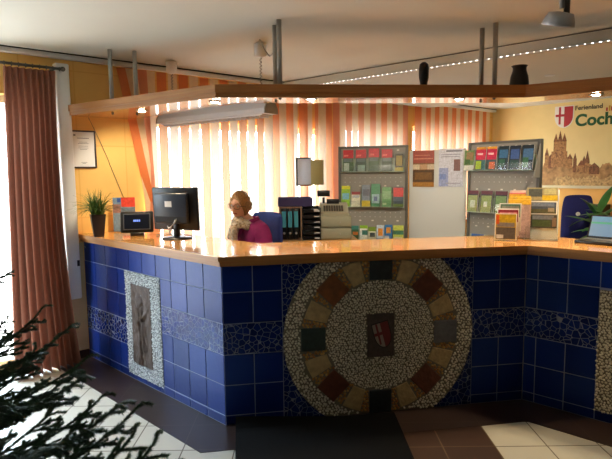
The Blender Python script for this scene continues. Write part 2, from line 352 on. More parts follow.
# dark floor border following the counter, and the brown path
def offs(d):
    a = isect(C0+nL*d, uL, C0+nF*d, uF); b = isect(D0+nF*d, uF, D0+nR*d, uR); return a, b
oc, od = offs(.305); oc0, od0 = offs(-.02)
Lw = isect(C0, uL, L0, A); Lo = isect(oc, uL, L0+B*.016, A); Li = isect(oc0, uL, L0+B*.016, A)
struct(MB().prism([Li, oc0, oc, Lo], .0005, .003).prism([oc0, od0, od, oc], .0005, .003).prism([od0, od0+uR*1.9, od+uR*1.9, od], .0005, .003).build('trim_6', M_border))
yy = lambda x: oc.y+(x-oc.x)*uF.y/uF.x
struct(MB().prism([(-.13, yy(-.13)-.002), (1.09, yy(1.09)-.002), (1.09, 1.2), (-.13, 1.2)], .0005, .0028).build('trim_7', M_path))

# ================================================================== RECEPTION COUNTER
LL = (Lw-C0).length - .004; LF = 2.058; LR = 1.75; HT = 1.037
ZE = .067; RH = .2
FL, FF, FR = frame(C0, uL, nL), frame(C0, uF, nF), frame(D0, uR, nR)
counter = thing('reception_counter', 'long angled reception counter clad in dark blue tiles with a round pebble medallion', 'counter', C0)
# core walls
th = .16
ci, di = offs(-th); c1, d1 = offs(-.008)
Li_ = isect(ci, uL, L0+B*.004, A); L1_ = isect(c1, uL, L0+B*.004, A)
core = MB().prism([L1_, c1, ci, Li_], .004, HT).prism([c1, d1, di, ci], .004, HT).prism([d1, d1+uR*LR, di+uR*LR, di], .004, HT)
core.build('base_wall', M_palecream, counter, True)
def tilebox(mb, F, s0, s1, z0, z1, g=.0028, bv=.0022, d=.0):
    if s1-s0 < 2*g+.004 or z1-z0 < 2*g+.004: return
    a, b, c, e = s0+g, s1-g, z0+g, z1-g; h = bv
    vs = [(a, -.006, c), (b, -.006, c), (b, -.006, e), (a, -.006, e), (a, d-.001, c), (b, d-.001, c), (b, d-.001, e), (a, d-.001, e), (a+h, d+.001, c+h), (b-h, d+.001, c+h), (b-h, d+.001, e-h), (a+h, d+.001, e-h)]
    fs = []
    for k in range(4):
        j = (k+1) % 4; fs += [(k, j, 4+j, 4+k), (4+k, 4+j, 8+j, 8+k)]
    fs.append((8, 9, 10, 11)); mb.add(vs, fs, None, False, F)
def grout(F, L, name):
    g = MB(); g.add([(0, -.0025, .002), (L, -.0025, .002), (L, -.0025, HT), (0, -.0025, HT), (0, -.0079, .002), (L, -.0079, .002), (L, -.0079, HT), (0, -.0079, HT)], [(0, 1, 2, 3), (4, 7, 6, 5), (0, 3, 7, 4), (1, 5, 6, 2), (3, 2, 6, 7), (0, 4, 5, 1)], None, False, F); return g
ROWS = [.004, ZE, ZE+RH, ZE+2*RH, ZE+3*RH, ZE+4*RH, HT]
def face_tiles(name, F, cols, skip, extra=()):
    # one mesh per connected field of tiles
    cells = {}
    for i in range(len(cols)-1):
        for j in range(6):
            s0, s1, z0, z1 = cols[i], cols[i+1], ROWS[j], ROWS[j+1]
            if skip(s0, s1, j, z0, z1) is None: cells[(i, j)] = (s0, s1, z0, z1)
    while cells:
        k0 = next(iter(cells)); st = [k0]; comp = {k0: cells.pop(k0)}
        while st:
            i, j = st.pop()
            for q in ((i+1, j), (i-1, j), (i, j+1), (i, j-1)):
                if q in cells: comp[q] = cells.pop(q); st.append(q)
        t = MB(); [tilebox(t, F, *c) for c in comp.values()]
        t.build('tile_field', M_tile, counter, True)
# --- left face
pL = (.725, 1.235, .045, .867)
cl = [0, .1941, .3882, .5823, pL[0], pL[1]]+[.1941*k for k in range(7, 10)]+[LL]; 
def skL(s0, s1, j, z0, z1):
    if j == 5 or (s0 >= pL[0]-1e-6 and s1 <= pL[1]+1e-6): return []
    if j == 3 and s1 <= pL[0]+1e-6: return []
    if j == 2 and s0 >= pL[1]-1e-6: return []
    return None
gL = grout(FL, LL, '').build('left_grout', M_grout, counter, True)
face_tiles('l', FL, cl, skL)
t_ = MB()
for k in range(10): tilebox(t_, FL, .1941*k, min(.1941*(k+1), LL), ROWS[5], HT)
t_.build('tile_field', M_tile, counter, True)
t_ = MB()
for q in ((pL[0], .7764), (.7764, .9705), (.9705, 1.1646), (1.1646, pL[1])): tilebox(t_, FL, *q, .004, pL[2]+.002)
t_.build('tile_field', M_tile, counter, True)
def band(F, s0, s1, z0, z1, name):
    m = MB(); m.add([(s0+.002, .0008, z0+.003), (s1-.002, .0008, z0+.003), (s1-.002, .0008, z1-.003), (s0+.002, .0008, z1-.003), (s0+.002, -.006, z0+.003), (s1-.002, -.006, z0+.003), (s1-.002, -.006, z1-.003), (s0+.002, -.006, z1-.003)],
          [(0, 1, 2, 3), (0, 4, 5, 1), (1, 5, 6, 2), (2, 6, 7, 3), (3, 7, 4, 0)], None, False, F)
    return m.build(name, M_crazy, counter, True)
band(FL, 0, pL[0], ROWS[3], ROWS[4], 'mosaic_band'); band(FL, pL[1], LL, ROWS[2], ROWS[3], 'mosaic_band')
# pebbles
ICO = None
def ico():
    global ICO
    if ICO is None:
        bm = bmesh.new(); bmesh.ops.create_icosphere(bm, subdivisions=1, radius=1); bm.verts.index_update()
        ICO = ([v.co.copy() for v in bm.verts], [[v.index for v in f.verts] for f in bm.faces]); bm.free()
    return ICO
def pebbles(mb, F, s0, s1, z0, z1, test, sp=.0135, depth=.004, rs=(.0045, .0078)):
    vs0, fs0 = ico(); nz = int((z1-z0)/(sp*.87)); ns = int((s1-s0)/sp)
    for j in range(nz+1):
        for i in range(ns+1):
            s = s0+(i+.5*(j % 2))*sp+random.uniform(-.28, .28)*sp; z = z0+j*sp*.87+random.uniform(-.28, .28)*sp
            if not test(s, z): continue
            ra, rb, a = random.uniform(*rs), random.uniform(rs[0], rs[1]*.85), random.uniform(0, PI); rc = random.uniform(.003, .006); ca, sa = math.cos(a), math.sin(a)
            mb.add([(s+v.x*ra*ca-v.z*rb*sa, depth+v.y*rc, z+v.x*ra*sa+v.z*rb*ca) for v in vs0], fs0, None, True, F)
def plate(F, s0, s1, z0, z1, d, m, parent, name, bv=.003):
    mb = MB(); a, b, c, e = s0, s1, z0, z1
    vs = [(a, -.004, c), (b, -.004, c), (b, -.004, e), (a, -.004, e), (a+bv, d, c+bv), (b-bv, d, c+bv), (b-bv, d, e-bv), (a+bv, d, e-bv)]
    mb.add(vs, [(0, 1, 5, 4), (1, 2, 6, 5), (2, 3, 7, 6), (3, 0, 4, 7), (4, 5, 6, 7)], None, False, F); return mb.build(name, m, parent, True)
sL = (.865, 1.143, .15, .77)
pan = plate(FL, *pL, .002, M_mortarw, counter, 'relief_panel'); pan['label'] = 'white pebble frame around a carved stone slab'
pm = MB(); pebbles(pm, FL, pL[0]+.006, pL[1]-.006, pL[2]+.006, pL[3]-.006, lambda s, z: not (sL[0]-.006 < s < sL[1]+.006 and sL[2]-.006 < z < sL[3]+.006) and pL[0] < s < pL[1] and pL[2] < z < pL[3], sp=.0155, rs=(.0052, .009))
pm.build('pebble_frame', M_pebw, pan, True)
# carved slab with raised relief
sl = MB(); NX, NZ = 40, 88
def relief(u, v):
    h = .010*noise.noise(Vector((u*5, v*9, 3.1)))+.012*abs(noise.noise(Vector((u*9, v*11, 7.7))))
    # a standing draped figure, head high on the left
    h += .016*max(0, 1-((u-.45)/.17)**2-((v-.80)/.075)**2)**.5 if ((u-.45)/.17)**2+((v-.80)/.075)**2 < 1 else 0
    w = .20+.16*max(0, .6-v); d = abs(u-.48-.1*math.sin(v*5))/w
    if v < .74 and d < 1: h += .020*(1-d*d)+.009*math.sin(u*46+v*7)*(1-d)
    d2 = abs((v-.42)-(u-.2)*.45); h += .012*max(0, 1-d2/.05) if .1 < u < .9 else 0
    e = min(u, 1-u, v*2.2, (1-v)*2.2); return h*min(1, e/.05)
vs = [(sL[0]+(sL[1]-sL[0])*i/NX, .006+relief(1-i/NX, j/NZ), sL[2]+(sL[3]-sL[2])*j/NZ) for j in range(NZ+1) for i in range(NX+1)]
sl.add(vs, [(j*(NX+1)+i, j*(NX+1)+i+1, (j+1)*(NX+1)+i+1, (j+1)*(NX+1)+i) for j in range(NZ) for i in range(NX)], None, True, FL)
e_ = .006; sl.add([(sL[0], -.003, sL[2]), (sL[1], -.003, sL[2]), (sL[1], -.003, sL[3]), (sL[0], -.003, sL[3]), (sL[0], e_, sL[2]), (sL[1], e_, sL[2]), (sL[1], e_, sL[3]), (sL[0], e_, sL[3])], [(0, 1, 5, 4), (1, 2, 6, 5), (2, 3, 7, 6), (3, 0, 4, 7)], None, False, FL)
sl.build('carved_slab', M_relief, pan, True)
# --- front face with medallion
mc, mz, RO, RI, RM = 1.024, .535, .647, .372, .532
mq = (.376, 1.672)
wF = .1896
cf = [0, wF, mq[0], mq[1], LF-wF, LF]
grout(FF, LF, '').build('front_grout', M_grout, counter, True)
face_tiles('f', FF, cf, lambda s0, s1, j, z0, z1: [] if (s0 >= mq[0]-1e-6 and s1 <= mq[1]+1e-6) or j == 3 else None)
band(FF, 0, mq[0], ROWS[3], ROWS[4], 'mosaic_band'); band(FF, mq[1], LF, ROWS[3], ROWS[4], 'mosaic_band')
band(FF, mq[0], mq[1], .004, HT, 'mosaic_square')
med = MB()
def clipcircle(r, z0=.005, z1=HT-.001, n=96):
    pts = []
    for k in range(n):
        a = 2*PI*k/n; pts.append((mc+r*math.cos(a), min(max(mz+r*math.sin(a), z0), z1)))
    return pts
cp = clipcircle(RO); n = len(cp)
med.add([(p[0], -.002, p[1]) for p in cp]+[(p[0], .004, p[1]) for p in cp], [tuple(range(n, 2*n))]+[(i, (i+1) % n, n+(i+1) % n, n+i) for i in range(n)], None, False, FF)
medo = med.build('medallion', M_mortar, counter, True); medo['label'] = 'round pebble medallion with a ring of coloured stones and a carved crest'
stones = [(90, M_stblack), (45, M_stred), (0, M_stgrey), (-45, M_stred), (-90, M_stblack), (-135, M_stred), (180, M_stgreen), (135, M_stbrown)]
HW = .081
def inst(s, z):
    for ang, _ in stones:
        a = math.radians(ang); x = (s-mc)*math.cos(a)+(z-mz)*math.sin(a); y = -(s-mc)*math.sin(a)+(z-mz)*math.cos(a)
        if RI-.004 < x < RM+.004 and abs(y) < HW: return True
    return False
def zok(z): return .012 < z < HT-.005
for sd in (-1, 1):
    po = MB(); pebbles(po, FF, mc-RO, mc+RO, .01, HT, lambda s, z: zok(z) and (s-mc)*sd > 0 and RM+.006 < math.hypot(s-mc, z-mz) < RO-.005, sp=.0195, depth=.006, rs=(.0065, .0112)); po.build('pebble_border', M_peb, medo, True)
pi_ = MB(); pebbles(pi_, FF, mc-RI, mc+RI, .1, .95, lambda s, z: math.hypot(s-mc, z-mz) < RI-.004 and not (abs(s-mc) < .095 and abs(z-mz) < .148), sp=.0165, depth=.006, rs=(.0055, .0095)); pi_.build('pebble_field', M_peb, medo, True)
# stones, ochre strips, beige segments
def ringpt(r, ang): a = math.radians(ang); return (mc+r*math.cos(a), mz+r*math.sin(a))
def blk(pts, d, m, name, bev=.004):
    pts = [(p[0], min(max(p[1], .006), HT-.002)) for p in pts]
    n = len(pts); cx = sum(p[0] for p in pts)/n; cz = sum(p[1] for p in pts)/n
    inn = [(cx+(p[0]-cx)*.93, cz+(p[1]-cz)*.93) for p in pts]
    mb = MB(); vs = [(p[0], .002, p[1]) for p in pts]+[(p[0], d*.7, p[1]) for p in pts]+[(p[0], d, p[1]) for p in inn]
    fs = []
    for k in range(n):
        j = (k+1) % n; fs += [(k, j, n+j, n+k), (n+k, n+j, 2*n+j, 2*n+k)]
    fs.append(tuple(range(2*n, 3*n))); mb.add(vs, fs, None, False, FF); return mb.build(name, m, medo, True)
for ang, m in stones:
    a = math.radians(ang); ca, sa = math.cos(a), math.sin(a)
    pts = [(mc+x*ca-y*sa, mz+x*sa+y*ca) for x, y in ((RI, -HW+.005), (RM, -HW+.005), (RM, HW-.005), (RI, HW-.005))]
    blk(pts, .014, m, 'ring_stone')
for k in range(8):
    g = 22.5+45*k
    pts = [ringpt(RI+.006, g-6.5), ringpt(RM-.004, g-7), ringpt(RM-.004, g), ringpt(RM-.004, g+7), ringpt(RI+.006, g+6.5), ringpt(RI+.006, g)]
    blk(pts, .011, M_stbeige, 'ring_segment')
for k in range(16):
    oc_ = MB(); sec = lambda s, z: int(((math.degrees(math.atan2(z-mz, s-mc))) % 360)//22.5) == k
    pebbles(oc_, FF, mc-RM, mc+RM, .008, HT, lambda s, z: zok(z) and RI+.004 < math.hypot(s-mc, z-mz) < RM-.004 and not inst(s, z) and sec(s, z) and abs((math.degrees(math.atan2(z-mz, s-mc)) % 45)-22.5) > 7.6, sp=.019, depth=.005, rs=(.008, .012))
    if oc_.v: oc_.build('ochre_chips', M_ochre, medo, True)
# crest plaque
pq = plate(FF, mc-.092, mc+.092, mz-.146, mz+.146, .014, M_plaque, medo, 'crest_plaque')
def shield(cx, cz, w, h, tilt=0, n=14):
    # outline, counter-clockwise from top left
    o = [(-w/2, h/2), (-w/2, h*.02)]
    for i in range(1, n): t = i/n; o.append((-w/2*math.cos(t*PI/2), h*.02-(h*.52)*math.sin(t*PI/2)))
    o.append((0, -h/2)); r = [(-x, z) for x, z in reversed(o[:-1])]; o = o+r
    c, s = math.cos(tilt), math.sin(tilt); return [(cx+x*c-z*s, cz+x*s+z*c) for x, z in o]
def crest(F, cx, cz, w, h, y0, t, parent, tilt=0, edge=M_gapshade_edge, M_red=M_red, M_hwhite=M_hwhite):
    def lay(poly, m, k, name, cut=None):
        c_, s_ = math.cos(-tilt), math.sin(-tilt)
        mb = MB(); mb.add([(p[0], y0, p[1]) for p in poly]+[(p[0], y0+t*k, p[1]) for p in poly], [tuple(range(len(poly), 2*len(poly)))]+[(i, (i+1) % len(poly), len(poly)+(i+1) % len(poly), len(poly)+i) for i in range(len(poly))], None, False, F); return mb
    def half(poly, side):
        out = []
        c_, s_ = math.cos(-tilt), math.sin(-tilt)
        for p in poly:
            x = (p[0]-cx)*c_-(p[1]-cz)*s_; z = (p[0]-cx)*s_+(p[1]-cz)*c_
            x = min(x, 0) if side < 0 else max(x, 0); q = (x, z)
            out.append(q)
        res = []
        for q in out:
            if not res or (abs(q[0]-res[-1][0])+abs(q[1]-res[-1][1])) > 1e-5: res.append(q)
        c, s = math.cos(tilt), math.sin(tilt); return [(cx+x*c-z*s, cz+x*s+z*c) for x, z in res]
    big = shield(cx, cz, w*1.1, h*1.08, tilt); small = shield(cx, cz, w, h, tilt)
    ps = [lay(big, edge, 1, 'shield_edge'), lay(half(small, -1), M_hwhite, 1.6, 'w'), lay(half(small, 1), M_red, 1.6, 'r')]
    M2 = MB()
    for q, m in zip(ps, (edge, M_hwhite, M_red)): M2.add(q.v, q.f, m)
    c, s = math.cos(tilt), math.sin(tilt)
    def bar(x0, x1, z0, z1):
        poly = [(cx+x*c-z*s, cz+x*s+z*c) for x, z in ((x0, z0), (x1, z0), (x1, z1), (x0, z1))]; q = lay(poly, M_red, 2.2, 'b'); M2.add(q.v, q.f, M_red)
    bar(-w*.31, -w*.19, -h*.36, h*.5); bar(-w*.5, 0, h*.02, h*.14)
    return M2.build('crest', None, parent, True)
crest(FF, mc+.010, mz+.005, .108, .165, .013, .003, pq, tilt=.25, M_red=M_redc, M_hwhite=M_whitec)
# --- right face
grout(FR, LR, '').build('right_grout', M_grout, counter, True)
pR = (.46, 1.03, .067, .855)
cr = [0, .0805, .0805+wF, .46, 1.03, 1.03+wF, 1.03+2*wF, 1.03+3*wF, LR]
def skR(s0, s1, j, z0, z1):
    if s0 >= pR[0]-1e-6 and s1 <= pR[1]+1e-6:
        return [] if 1 <= j <= 4 else None
    return [] if j == 3 else None
face_tiles('r', FR, cr, skR)
band(FR, 0, pR[0], ROWS[3], ROWS[4], 'mosaic_band'); band(FR, pR[1], LR, ROWS[3], ROWS[4], 'mosaic_band')
pan2 = plate(FR, *pR, .002, M_mortar, counter, 'pebble_panel')
pm = MB(); pebbles(pm, FR, pR[0]+.006, pR[1]-.006, pR[2]+.006, pR[3]-.006, lambda s, z: pR[0] < s < pR[1] and pR[2] < z < pR[3], sp=.0185, depth=.006, rs=(.0065, .0108)); pm.build('pebble_field', M_peb, pan2, True)

# --- worktop
ZT = 1.101
wt = thing('counter_worktop', 'glossy beech worktop with stepped edge running along the blue tiled counter', 'worktop', (C0.x, C0.y, HT))
def strip(d0, d1, z0, z1, mb, m=None, endw=.003, lr=LR+.02):
    a0, b0 = offs(d0); a1, b1 = offs(d1)
    w0 = isect(a0, uL, L0+B*endw, A); w1 = isect(a1, uL, L0+B*endw, A)
    r0_ = D0+nR*d0+uR*lr; r1_ = D0+nR*d1+uR*lr
    for q in ([w0, a0, a1, w1], [a0, b0, b1, a1], [b0, r0_, r1_, b1]): mb.prism(q, z0, z1, m)
    return mb
strip(.040, -.545, HT+.032, ZT, MB()).build('top_board', M_wood, wt, True)
strip(.022, -.53, HT, HT+.0318, MB()).build('edge_moulding', M_woodf, wt, True)
strip(.0415, .0401, HT+.033, ZT-.004, MB()).build('edge_band', M_woodf, wt, True)

# ================================================================== CANOPY SHELF
K0, K1, K2 = Vector((-1.858, 4.408, 0)), Vector((-.583, 3.531, 0)), Vector((1.511, 3.708, 0))
KZ = 2.104
ku1 = (K0-K1).normalized(); ku2 = (K2-K1).normalized(); ku3 = Vector((1.947-1.511, 3.43-3.708, 0)).normalized()
def kn(u): v = Vector((-u.y, u.x, 0)); return v if v.y > 0 else -v
m1, m2, m3 = kn(ku1), kn(ku2), kn(ku3)
def kstrip(d0, d1, z0, z1, mb, m=None):
    a0 = isect(K1+m1*d0, ku1, K1+m2*d0, ku2); a1 = isect(K1+m1*d1, ku1, K1+m2*d1, ku2)
    b0 = isect(K2+m2*d0, ku2, K2+m3*d0, ku3); b1 = isect(K2+m2*d1, ku2, K2+m3*d1, ku3)
    w0 = isect(a0, ku1, L0+B*.004, A); w1 = isect(a1, ku1, L0+B*.004, A)
    w0 = w0+A*(.28*max(0, d0-.28)/.035); w1 = w1+A*(.28*max(0, d1-.28)/.035)
    r0_ = K2+m3*d0+ku3*1.7; r1_ = K2+m3*d1+ku3*1.7
    for q in ([w0, a0, a1, w1], [a0, b0, b1, a1], [b0, r0_, r1_, b1]): mb.prism(q, z0, z1, m)
    return mb
canopy = thing('hanging_canopy', 'wooden canopy shelf hung from the ceiling above the reception counter', 'canopy', (K1.x, K1.y, KZ))
kstrip(.02, .315, KZ, KZ+.022, MB()).build('board', M_woodu, canopy, True)
fas = kstrip(0, .0199, KZ+.03, KZ+.082, MB(), M_woodf); kstrip(.008, .0199, KZ-.002, KZ+.03, fas, M_woodf); fas.build('fascia', None, canopy, True)
kstrip(.295, .315, KZ+.0222, KZ+.07, MB()).build('back_rail', M_woodf, canopy, True)
kstrip(.0201, .0400, KZ+.0222, KZ+.075, MB()).build('front_rail', M_woodf, canopy, True)
for (x, y) in ((-.162, 3.60), (-.197, 3.734), (1.262, 3.875), (1.308, 3.735), (-1.555, 4.375), (-1.375, 4.435)):
    p = MB().tube([(x, y, KZ+.0225), (x, y, CEIL-.002)], .017, seg=14).build('pole', M_steel, canopy, True)
    MB().lathe([(.007, 0), (.011, .006), (.011, .012)], (x, y, KZ-.0125), seg=10).build('screw', M_greydk, p, True)
DL = [(.044, 3.656), (1.069, 3.744), (1.94, 3.602), (-1.273, 4.225), (2.35, 3.33), (-.62, 3.74)]
for i, (x, y) in enumerate(DL):
    d = MB().lathe([(.036, 0), (.044, -.004), (.044, -.006), (.034, -.006)], (x, y, KZ-.0002), seg=20).build('downlight', M_steel, canopy, True)
    MB().lathe([(.001, -.0062), (.027, -.0062), (.020, -.011), (.001, -.012)], (x, y, KZ-.0002), seg=16).build('bulb', M_bulb, d, True)
    if i != 5:
        spot('downlight_lamp', (x, y, KZ-.02), (x+.02, y-.12, 0), 28, (1, .75, .44), 110, .7, .025)

for (x, y), to in (((.044, 3.656), (.75, 5.4, 1.2)), ((1.069, 3.744), (1.25, 5.2, 1.2)), ((1.94, 3.602), (1.85, 4.8, 1.2)), ((-1.273, 4.225), (-1.6, 4.8, 1.5)), ((2.35, 3.33), (4.0, 7.8, 1.7))):  # added fill spots brightening racks and walls behind the counter, beside the real downlights
    spot('fill_spot', (x, y, KZ-.02), to, 24 if to[1] < 7 else 60, (1, .88, .68), 85, .8, .025)
# small things lying on the canopy
t = thing('spotlight', 'small black spotlight standing on the canopy shelf, left of the dark pot', 'spotlight', (.836, 3.80, KZ+.0222))
MB().lathe([(.02, 0), (.02, .05), (.026, .09), (.034, .13), (.036, .19), (.03, .222), (.014, .236)], seg=18).build('housing', M_black, t)
MB().lathe([(.028, 0), (.028, .012), (.01, .014)], seg=16).build('foot', M_black, t)
t = thing('vase', 'dark bulging pot standing near the bend of the canopy shelf', 'pot', (1.528, 3.86, KZ+.0222))
MB().lathe([(.035, 0), (.058, .03), (.066, .09), (.06, .14), (.047, .18), (.046, .2), (.056, .215), (.05, .216), (.03, .19)], seg=24).build('body', mat('dark_pot', (38, 32, 30), .4), t)
tag(MB().tube([(-1.20+.05*math.cos(k*.8), 4.20+.04*math.sin(k*.8), KZ+.095+.008*math.sin(k*1.7)) for k in range(26)], .006, M_black, 6).build('cable_coil'), 'short black coil of cable lying on the left arm of the canopy', 'cable')

# ================================================================== BLINDS
M_so = mat('orange_slat', (222, 124, 66), .8, transl=.13, tcol=(248, 206, 166), noise_amt=.04, noise_scale=40)
M_sc = mat('cream_slat', (230, 206, 166), .8, transl=.13, tcol=(250, 238, 218), noise_amt=.04, noise_scale=40)
M_sp = mat('salmon_slat', (222, 140, 104), .8, transl=.13, tcol=(240, 196, 168))
def slat(parent, a, z0, z1, rot, m, lean=0, wd=.098, twist=0):
    mb = MB(); n = 12; vs = []; fs = []
    for i in range(n+1):
        t = i/n; z = z1+(z0-z1)*t; r = rot+twist*t; cx = a+lean*t; cy = -.062
        for k, (s, bow) in enumerate(((-.5, 0), (-.25, .003), (0, .004), (.25, .003), (.5, 0))):
            vs.append((cx+math.cos(r)*wd*s-math.sin(r)*bow, cy-math.sin(r)*wd*s-math.cos(r)*bow, z))
    for i in range(n):
        for k in range(4): fs.append((i*5+k, i*5+k+1, (i+1)*5+k+1, (i+1)*5+k))
    mb.add(vs, fs, m, True); return mb.build('slat', None, parent)
def blind(label, a0, a1, z0, z1, spec):
    t = thing('vertical_blind', label, 'blind', L0, ROTA)
    MB().box(((a0+a1)/2, -.065, z1+.018), (a1-a0, .045, .03), M_whitepaint).build('headrail', None, t)
    for q in spec: slat(t, q[0], z0, z1-.006, *q[1:])
    return t
sp = [(.385, .5, M_so, .33, .075), (.475, .3, M_sc, .20, .10), (.57, .5, M_sp, .06, .10)]
a = .655; i = 0
while a < 2.96:
    r = random.uniform(-.06, .06)+.05
    if a > 1.95: r = random.uniform(-.5, .7)
    sp.append((a, r, (M_so, M_sc)[(i+1) % 2], random.uniform(-.01, .01), .094 if a < 1.95 else .10, random.uniform(-.1, .1) if a > 1.95 else 0)); a += .1125 if a < 1.95 else random.uniform(.08, .13); i += 1
blind('wide vertical blind of orange and cream slats behind the woman, its first slat leaning', .34, 2.96, .80, 2.55, sp)
sp = []; a = 3.03; i = 0
while a < 4.42: sp.append((a, .12+random.uniform(-.08, .08), (M_sp, M_sc)[i % 2] if i not in (7, 8) else (M_so, M_sc)[i % 2], 0, .098)); a += .1105; i += 1
blind('vertical blind of salmon and cream slats above the middle brochure rack', 2.97, 4.46, .80, 2.55, sp)
sp = []; a = 4.64; i = 0
while a < 6.55: sp.append((a, .55+random.uniform(-.12, .12), (M_so, M_sc)[i % 2], 0, .10)); a += .107; i += 1
blind('farthest vertical blind, half-open orange and cream slats beside the cream mural wall', 4.56, 6.62, .80, 2.55, sp)

# ================================================================== CURTAIN on its rod
M_cur = mat('terracotta_curtain', (152, 102, 82), .9, transl=.11, noise_amt=.08, noise_scale=30)
rod = thing('curtain_rod', 'dark metal curtain rod fixed under the ceiling at the left window', 'curtain rod', R(-1.4, .10, 2.468), ROTA)
MB().tube([(-1.45, 0, 0), (1.27, 0, 0)], .011, seg=10).build('rod', M_greydk, rod)
MB().ball((1.285, 0, 0), .02).build('finial', M_greydk, rod)
for x in (-1.3, 1.22): MB().box((x, .05, 0), (.02, .10, .02)).build('bracket', M_greydk, rod)
cu = thing('curtain', 'terracotta pleated curtain hanging at the left window in front of the white pipe box', 'curtain', R(-.35, .10, .012), ROTA)
mb = MB(); NU, NV = 150, 40; vs = []
for j in range(NV+1):
    v = j/NV; z = 2.432*(1-v)
    a0, a1 = -.60+.30+.05*v, -.135+.35-.005+.075*v**1.5-.03
    a0 = -.20-.10*v; a1 = .175-.03*math.sin(v*PI)+.05*v**3
    for i in range(NU+1):
        u = i/NU
        ph = u*2*PI*8.5+.6*math.sin(u*9)+.5*math.sin(v*2+u*5)
        amp = .020+.05*v**.8
        y = -amp*math.sin(ph)-.012*math.sin(ph*2.3+1)*v - .07*v
        x = a0+(a1-a0)*u+.012*math.cos(ph)*v
        vs.append((x, y, z))
mb.add(vs, [(j*(NU+1)+i, j*(NU+1)+i+1, (j+1)*(NU+1)+i+1, (j+1)*(NU+1)+i) for j in range(NV) for i in range(NU)], None, True)
mb.build('drape', M_cur, cu)
for k in range(9):
    x = -.19+.4*k/8; vs = [(x, .014*math.cos(t*PI/6), 2.456+.018+.0-.002+.016*math.sin(t*PI/6)-.018) for t in range(13)]
    MB().tube(vs, .003, seg=6, caps=False).build('ring', M_greydk, cu)

# ================================================================== CEILING THINGS
lamp = thing('pendant_lamp', 'long grey fluorescent pendant lamp hanging behind the canopy', 'lamp', (-.775, 4.535, 2.06), math.atan2(-.77, 1.03))
prof = [(-.075, 0), (.075, 0), (.07, .03), (.035, .075), (-.035, .075), (-.07, .03)]
mb = MB(); Lh = .64
prof = [(y, z*1.3) for y, z in prof]; vs = [(x, y, z) for x in (-Lh, Lh) for (y, z) in prof]; n = 6
mb.add(vs, [tuple(range(n-1, -1, -1)), tuple(range(n, 2*n))]+[(i, (i+1) % n, n+(i+1) % n, n+i) for i in range(n)], M_lampgrey)
mb.build('housing', None, lamp)
for sx in (-1, 1): MB().add([(sx*Lh+q, y*1.05, z*1.05) for q in (0, sx*.012) for (y, z) in prof], [tuple(range(6)), tuple(range(6, 12))]+[(i, (i+1) % 6, 6+(i+1) % 6, 6+i) for i in range(6)], mat('lamp_end', (150, 142, 128), .5)).build('end_cap', None, lamp)
MB().box((0, 0, -.006), (1.2, .11, .01), M_lampgrey).build('louvre', None, lamp)
for k in range(24): MB().box((-.575+k*.05, 0, -.017), (.004, .10, .014)).build('fin', M_lampgrey, lamp)
for x in (-.5, .55):
    MB().lathe([(.012, .0), (.045, .01), (.05, .10), (.03, .11)], (x, 0, CEIL-2.06-.114), M_whitepaint, seg=18).build('canopy_cup', None, lamp)
    MB().tube([(x+.008*math.cos(k*1.2), .008*math.sin(k*1.2), .075+(CEIL-2.06-.114-.075)*k/70) for k in range(71)], .0035, seg=5).build('spiral_cord', M_grey, lamp)
tag(MB().tube([(-.33, 4.10, CEIL-.004), (-.29, 4.06, CEIL-.09), (-.25, 4.0, CEIL-.15), (-.21, 3.92, CEIL-.13), (-.20, 3.76, CEIL-.2)], .004, M_grey, 6).build('cable'), 'thin loose grey cable between the pendant cup and the central poles', 'cable')
sl_ = thing('ceiling_spotlight', 'grey round spotlight on an arm under the ceiling at upper right', 'spotlight', (1.085, 2.33, CEIL-.002))
MB().lathe([(.05, 0), (.05, -.02), (.02, -.024)], m=M_greydk, seg=20).build('mount', None, sl_)
MB().tube([(0, 0, -.02), (.0, 0, -.20), (.005, -.01, -.32)], .011, m=M_steel, seg=10).tube([(.02, 0, -.02), (.03, 0, -.16), (.03, 0, -.36)], .012, m=M_greydk, seg=10).build('arm', None, sl_)
Mt = Matrix.Translation((-.005, -.01, -.37)) @ Matrix.Scale(1.0, 4) @ Matrix.Rotation(.30, 4, 'X') @ Matrix.Rotation(.12, 4, 'Y')
MB().lathe([(.02, .035), (.05, .03), (.062, .0), (.066, -.02), (.062, -.024), (.05, -.018), (.001, -.012)], m=mat('spot_grey', (190, 188, 190), .3, metal=.3), seg=28, M=Mt).build('head', None, sl_)
def led_rope(label, base, nrm, n, step, start, ln):
    rope = thing('led_rope', label, 'rope light', (base.x, base.y, 2.503))
    MB().tube([base+nrm*.009+eu*(ln*k/40)+Vector((0, 0, 2.512)) for k in range(41)], .0075, seg=8).build('clear_tube', mat('clear_pvc', (206, 210, 216), .15), rope, True)
    proto = None; r2 = random.Random(4)
    for k in range(n):
        p = base+nrm*.0175+eu*(start+k*step)+Vector((0, 0, 2.511+r2.uniform(-.001, .001)))-wloc(rope)
        if proto is None: d = proto = MB().ball((0, 0, 0), (.010, .003, .0035), u=8, v=5).build('diode', M_led, rope)
        else: d = proto.copy(); COL.objects.link(d); d.parent = rope
        d.location = p; d.rotation_euler = (0, 0, math.atan2(eu.y, eu.x)); f = r2.uniform(.45, 1.0); d.scale = (f, .8, f)
led_rope('glowing clear rope light along the near edge of the dropped ceiling panel', isect(e0, eu, R(0, .3), A), -en, 98, .051+.0, .05, 5.2)
led_rope('glowing clear rope light along the far edge of the dropped ceiling panel', isect(e0+en*PW, eu, R(0, .3), A), en, 60, .06, .05, 4.0)
t = thing('recessed_lamp', 'small unlit recessed lamp in the dropped ceiling', 'lamp', (2.35, 5.2, 2.5028))
MB().lathe([(.001, -.004), (.03, -.004), (.045, -.006), (.05, 0)], m=M_whitepaint, seg=20).build('trim_ring', None, t)

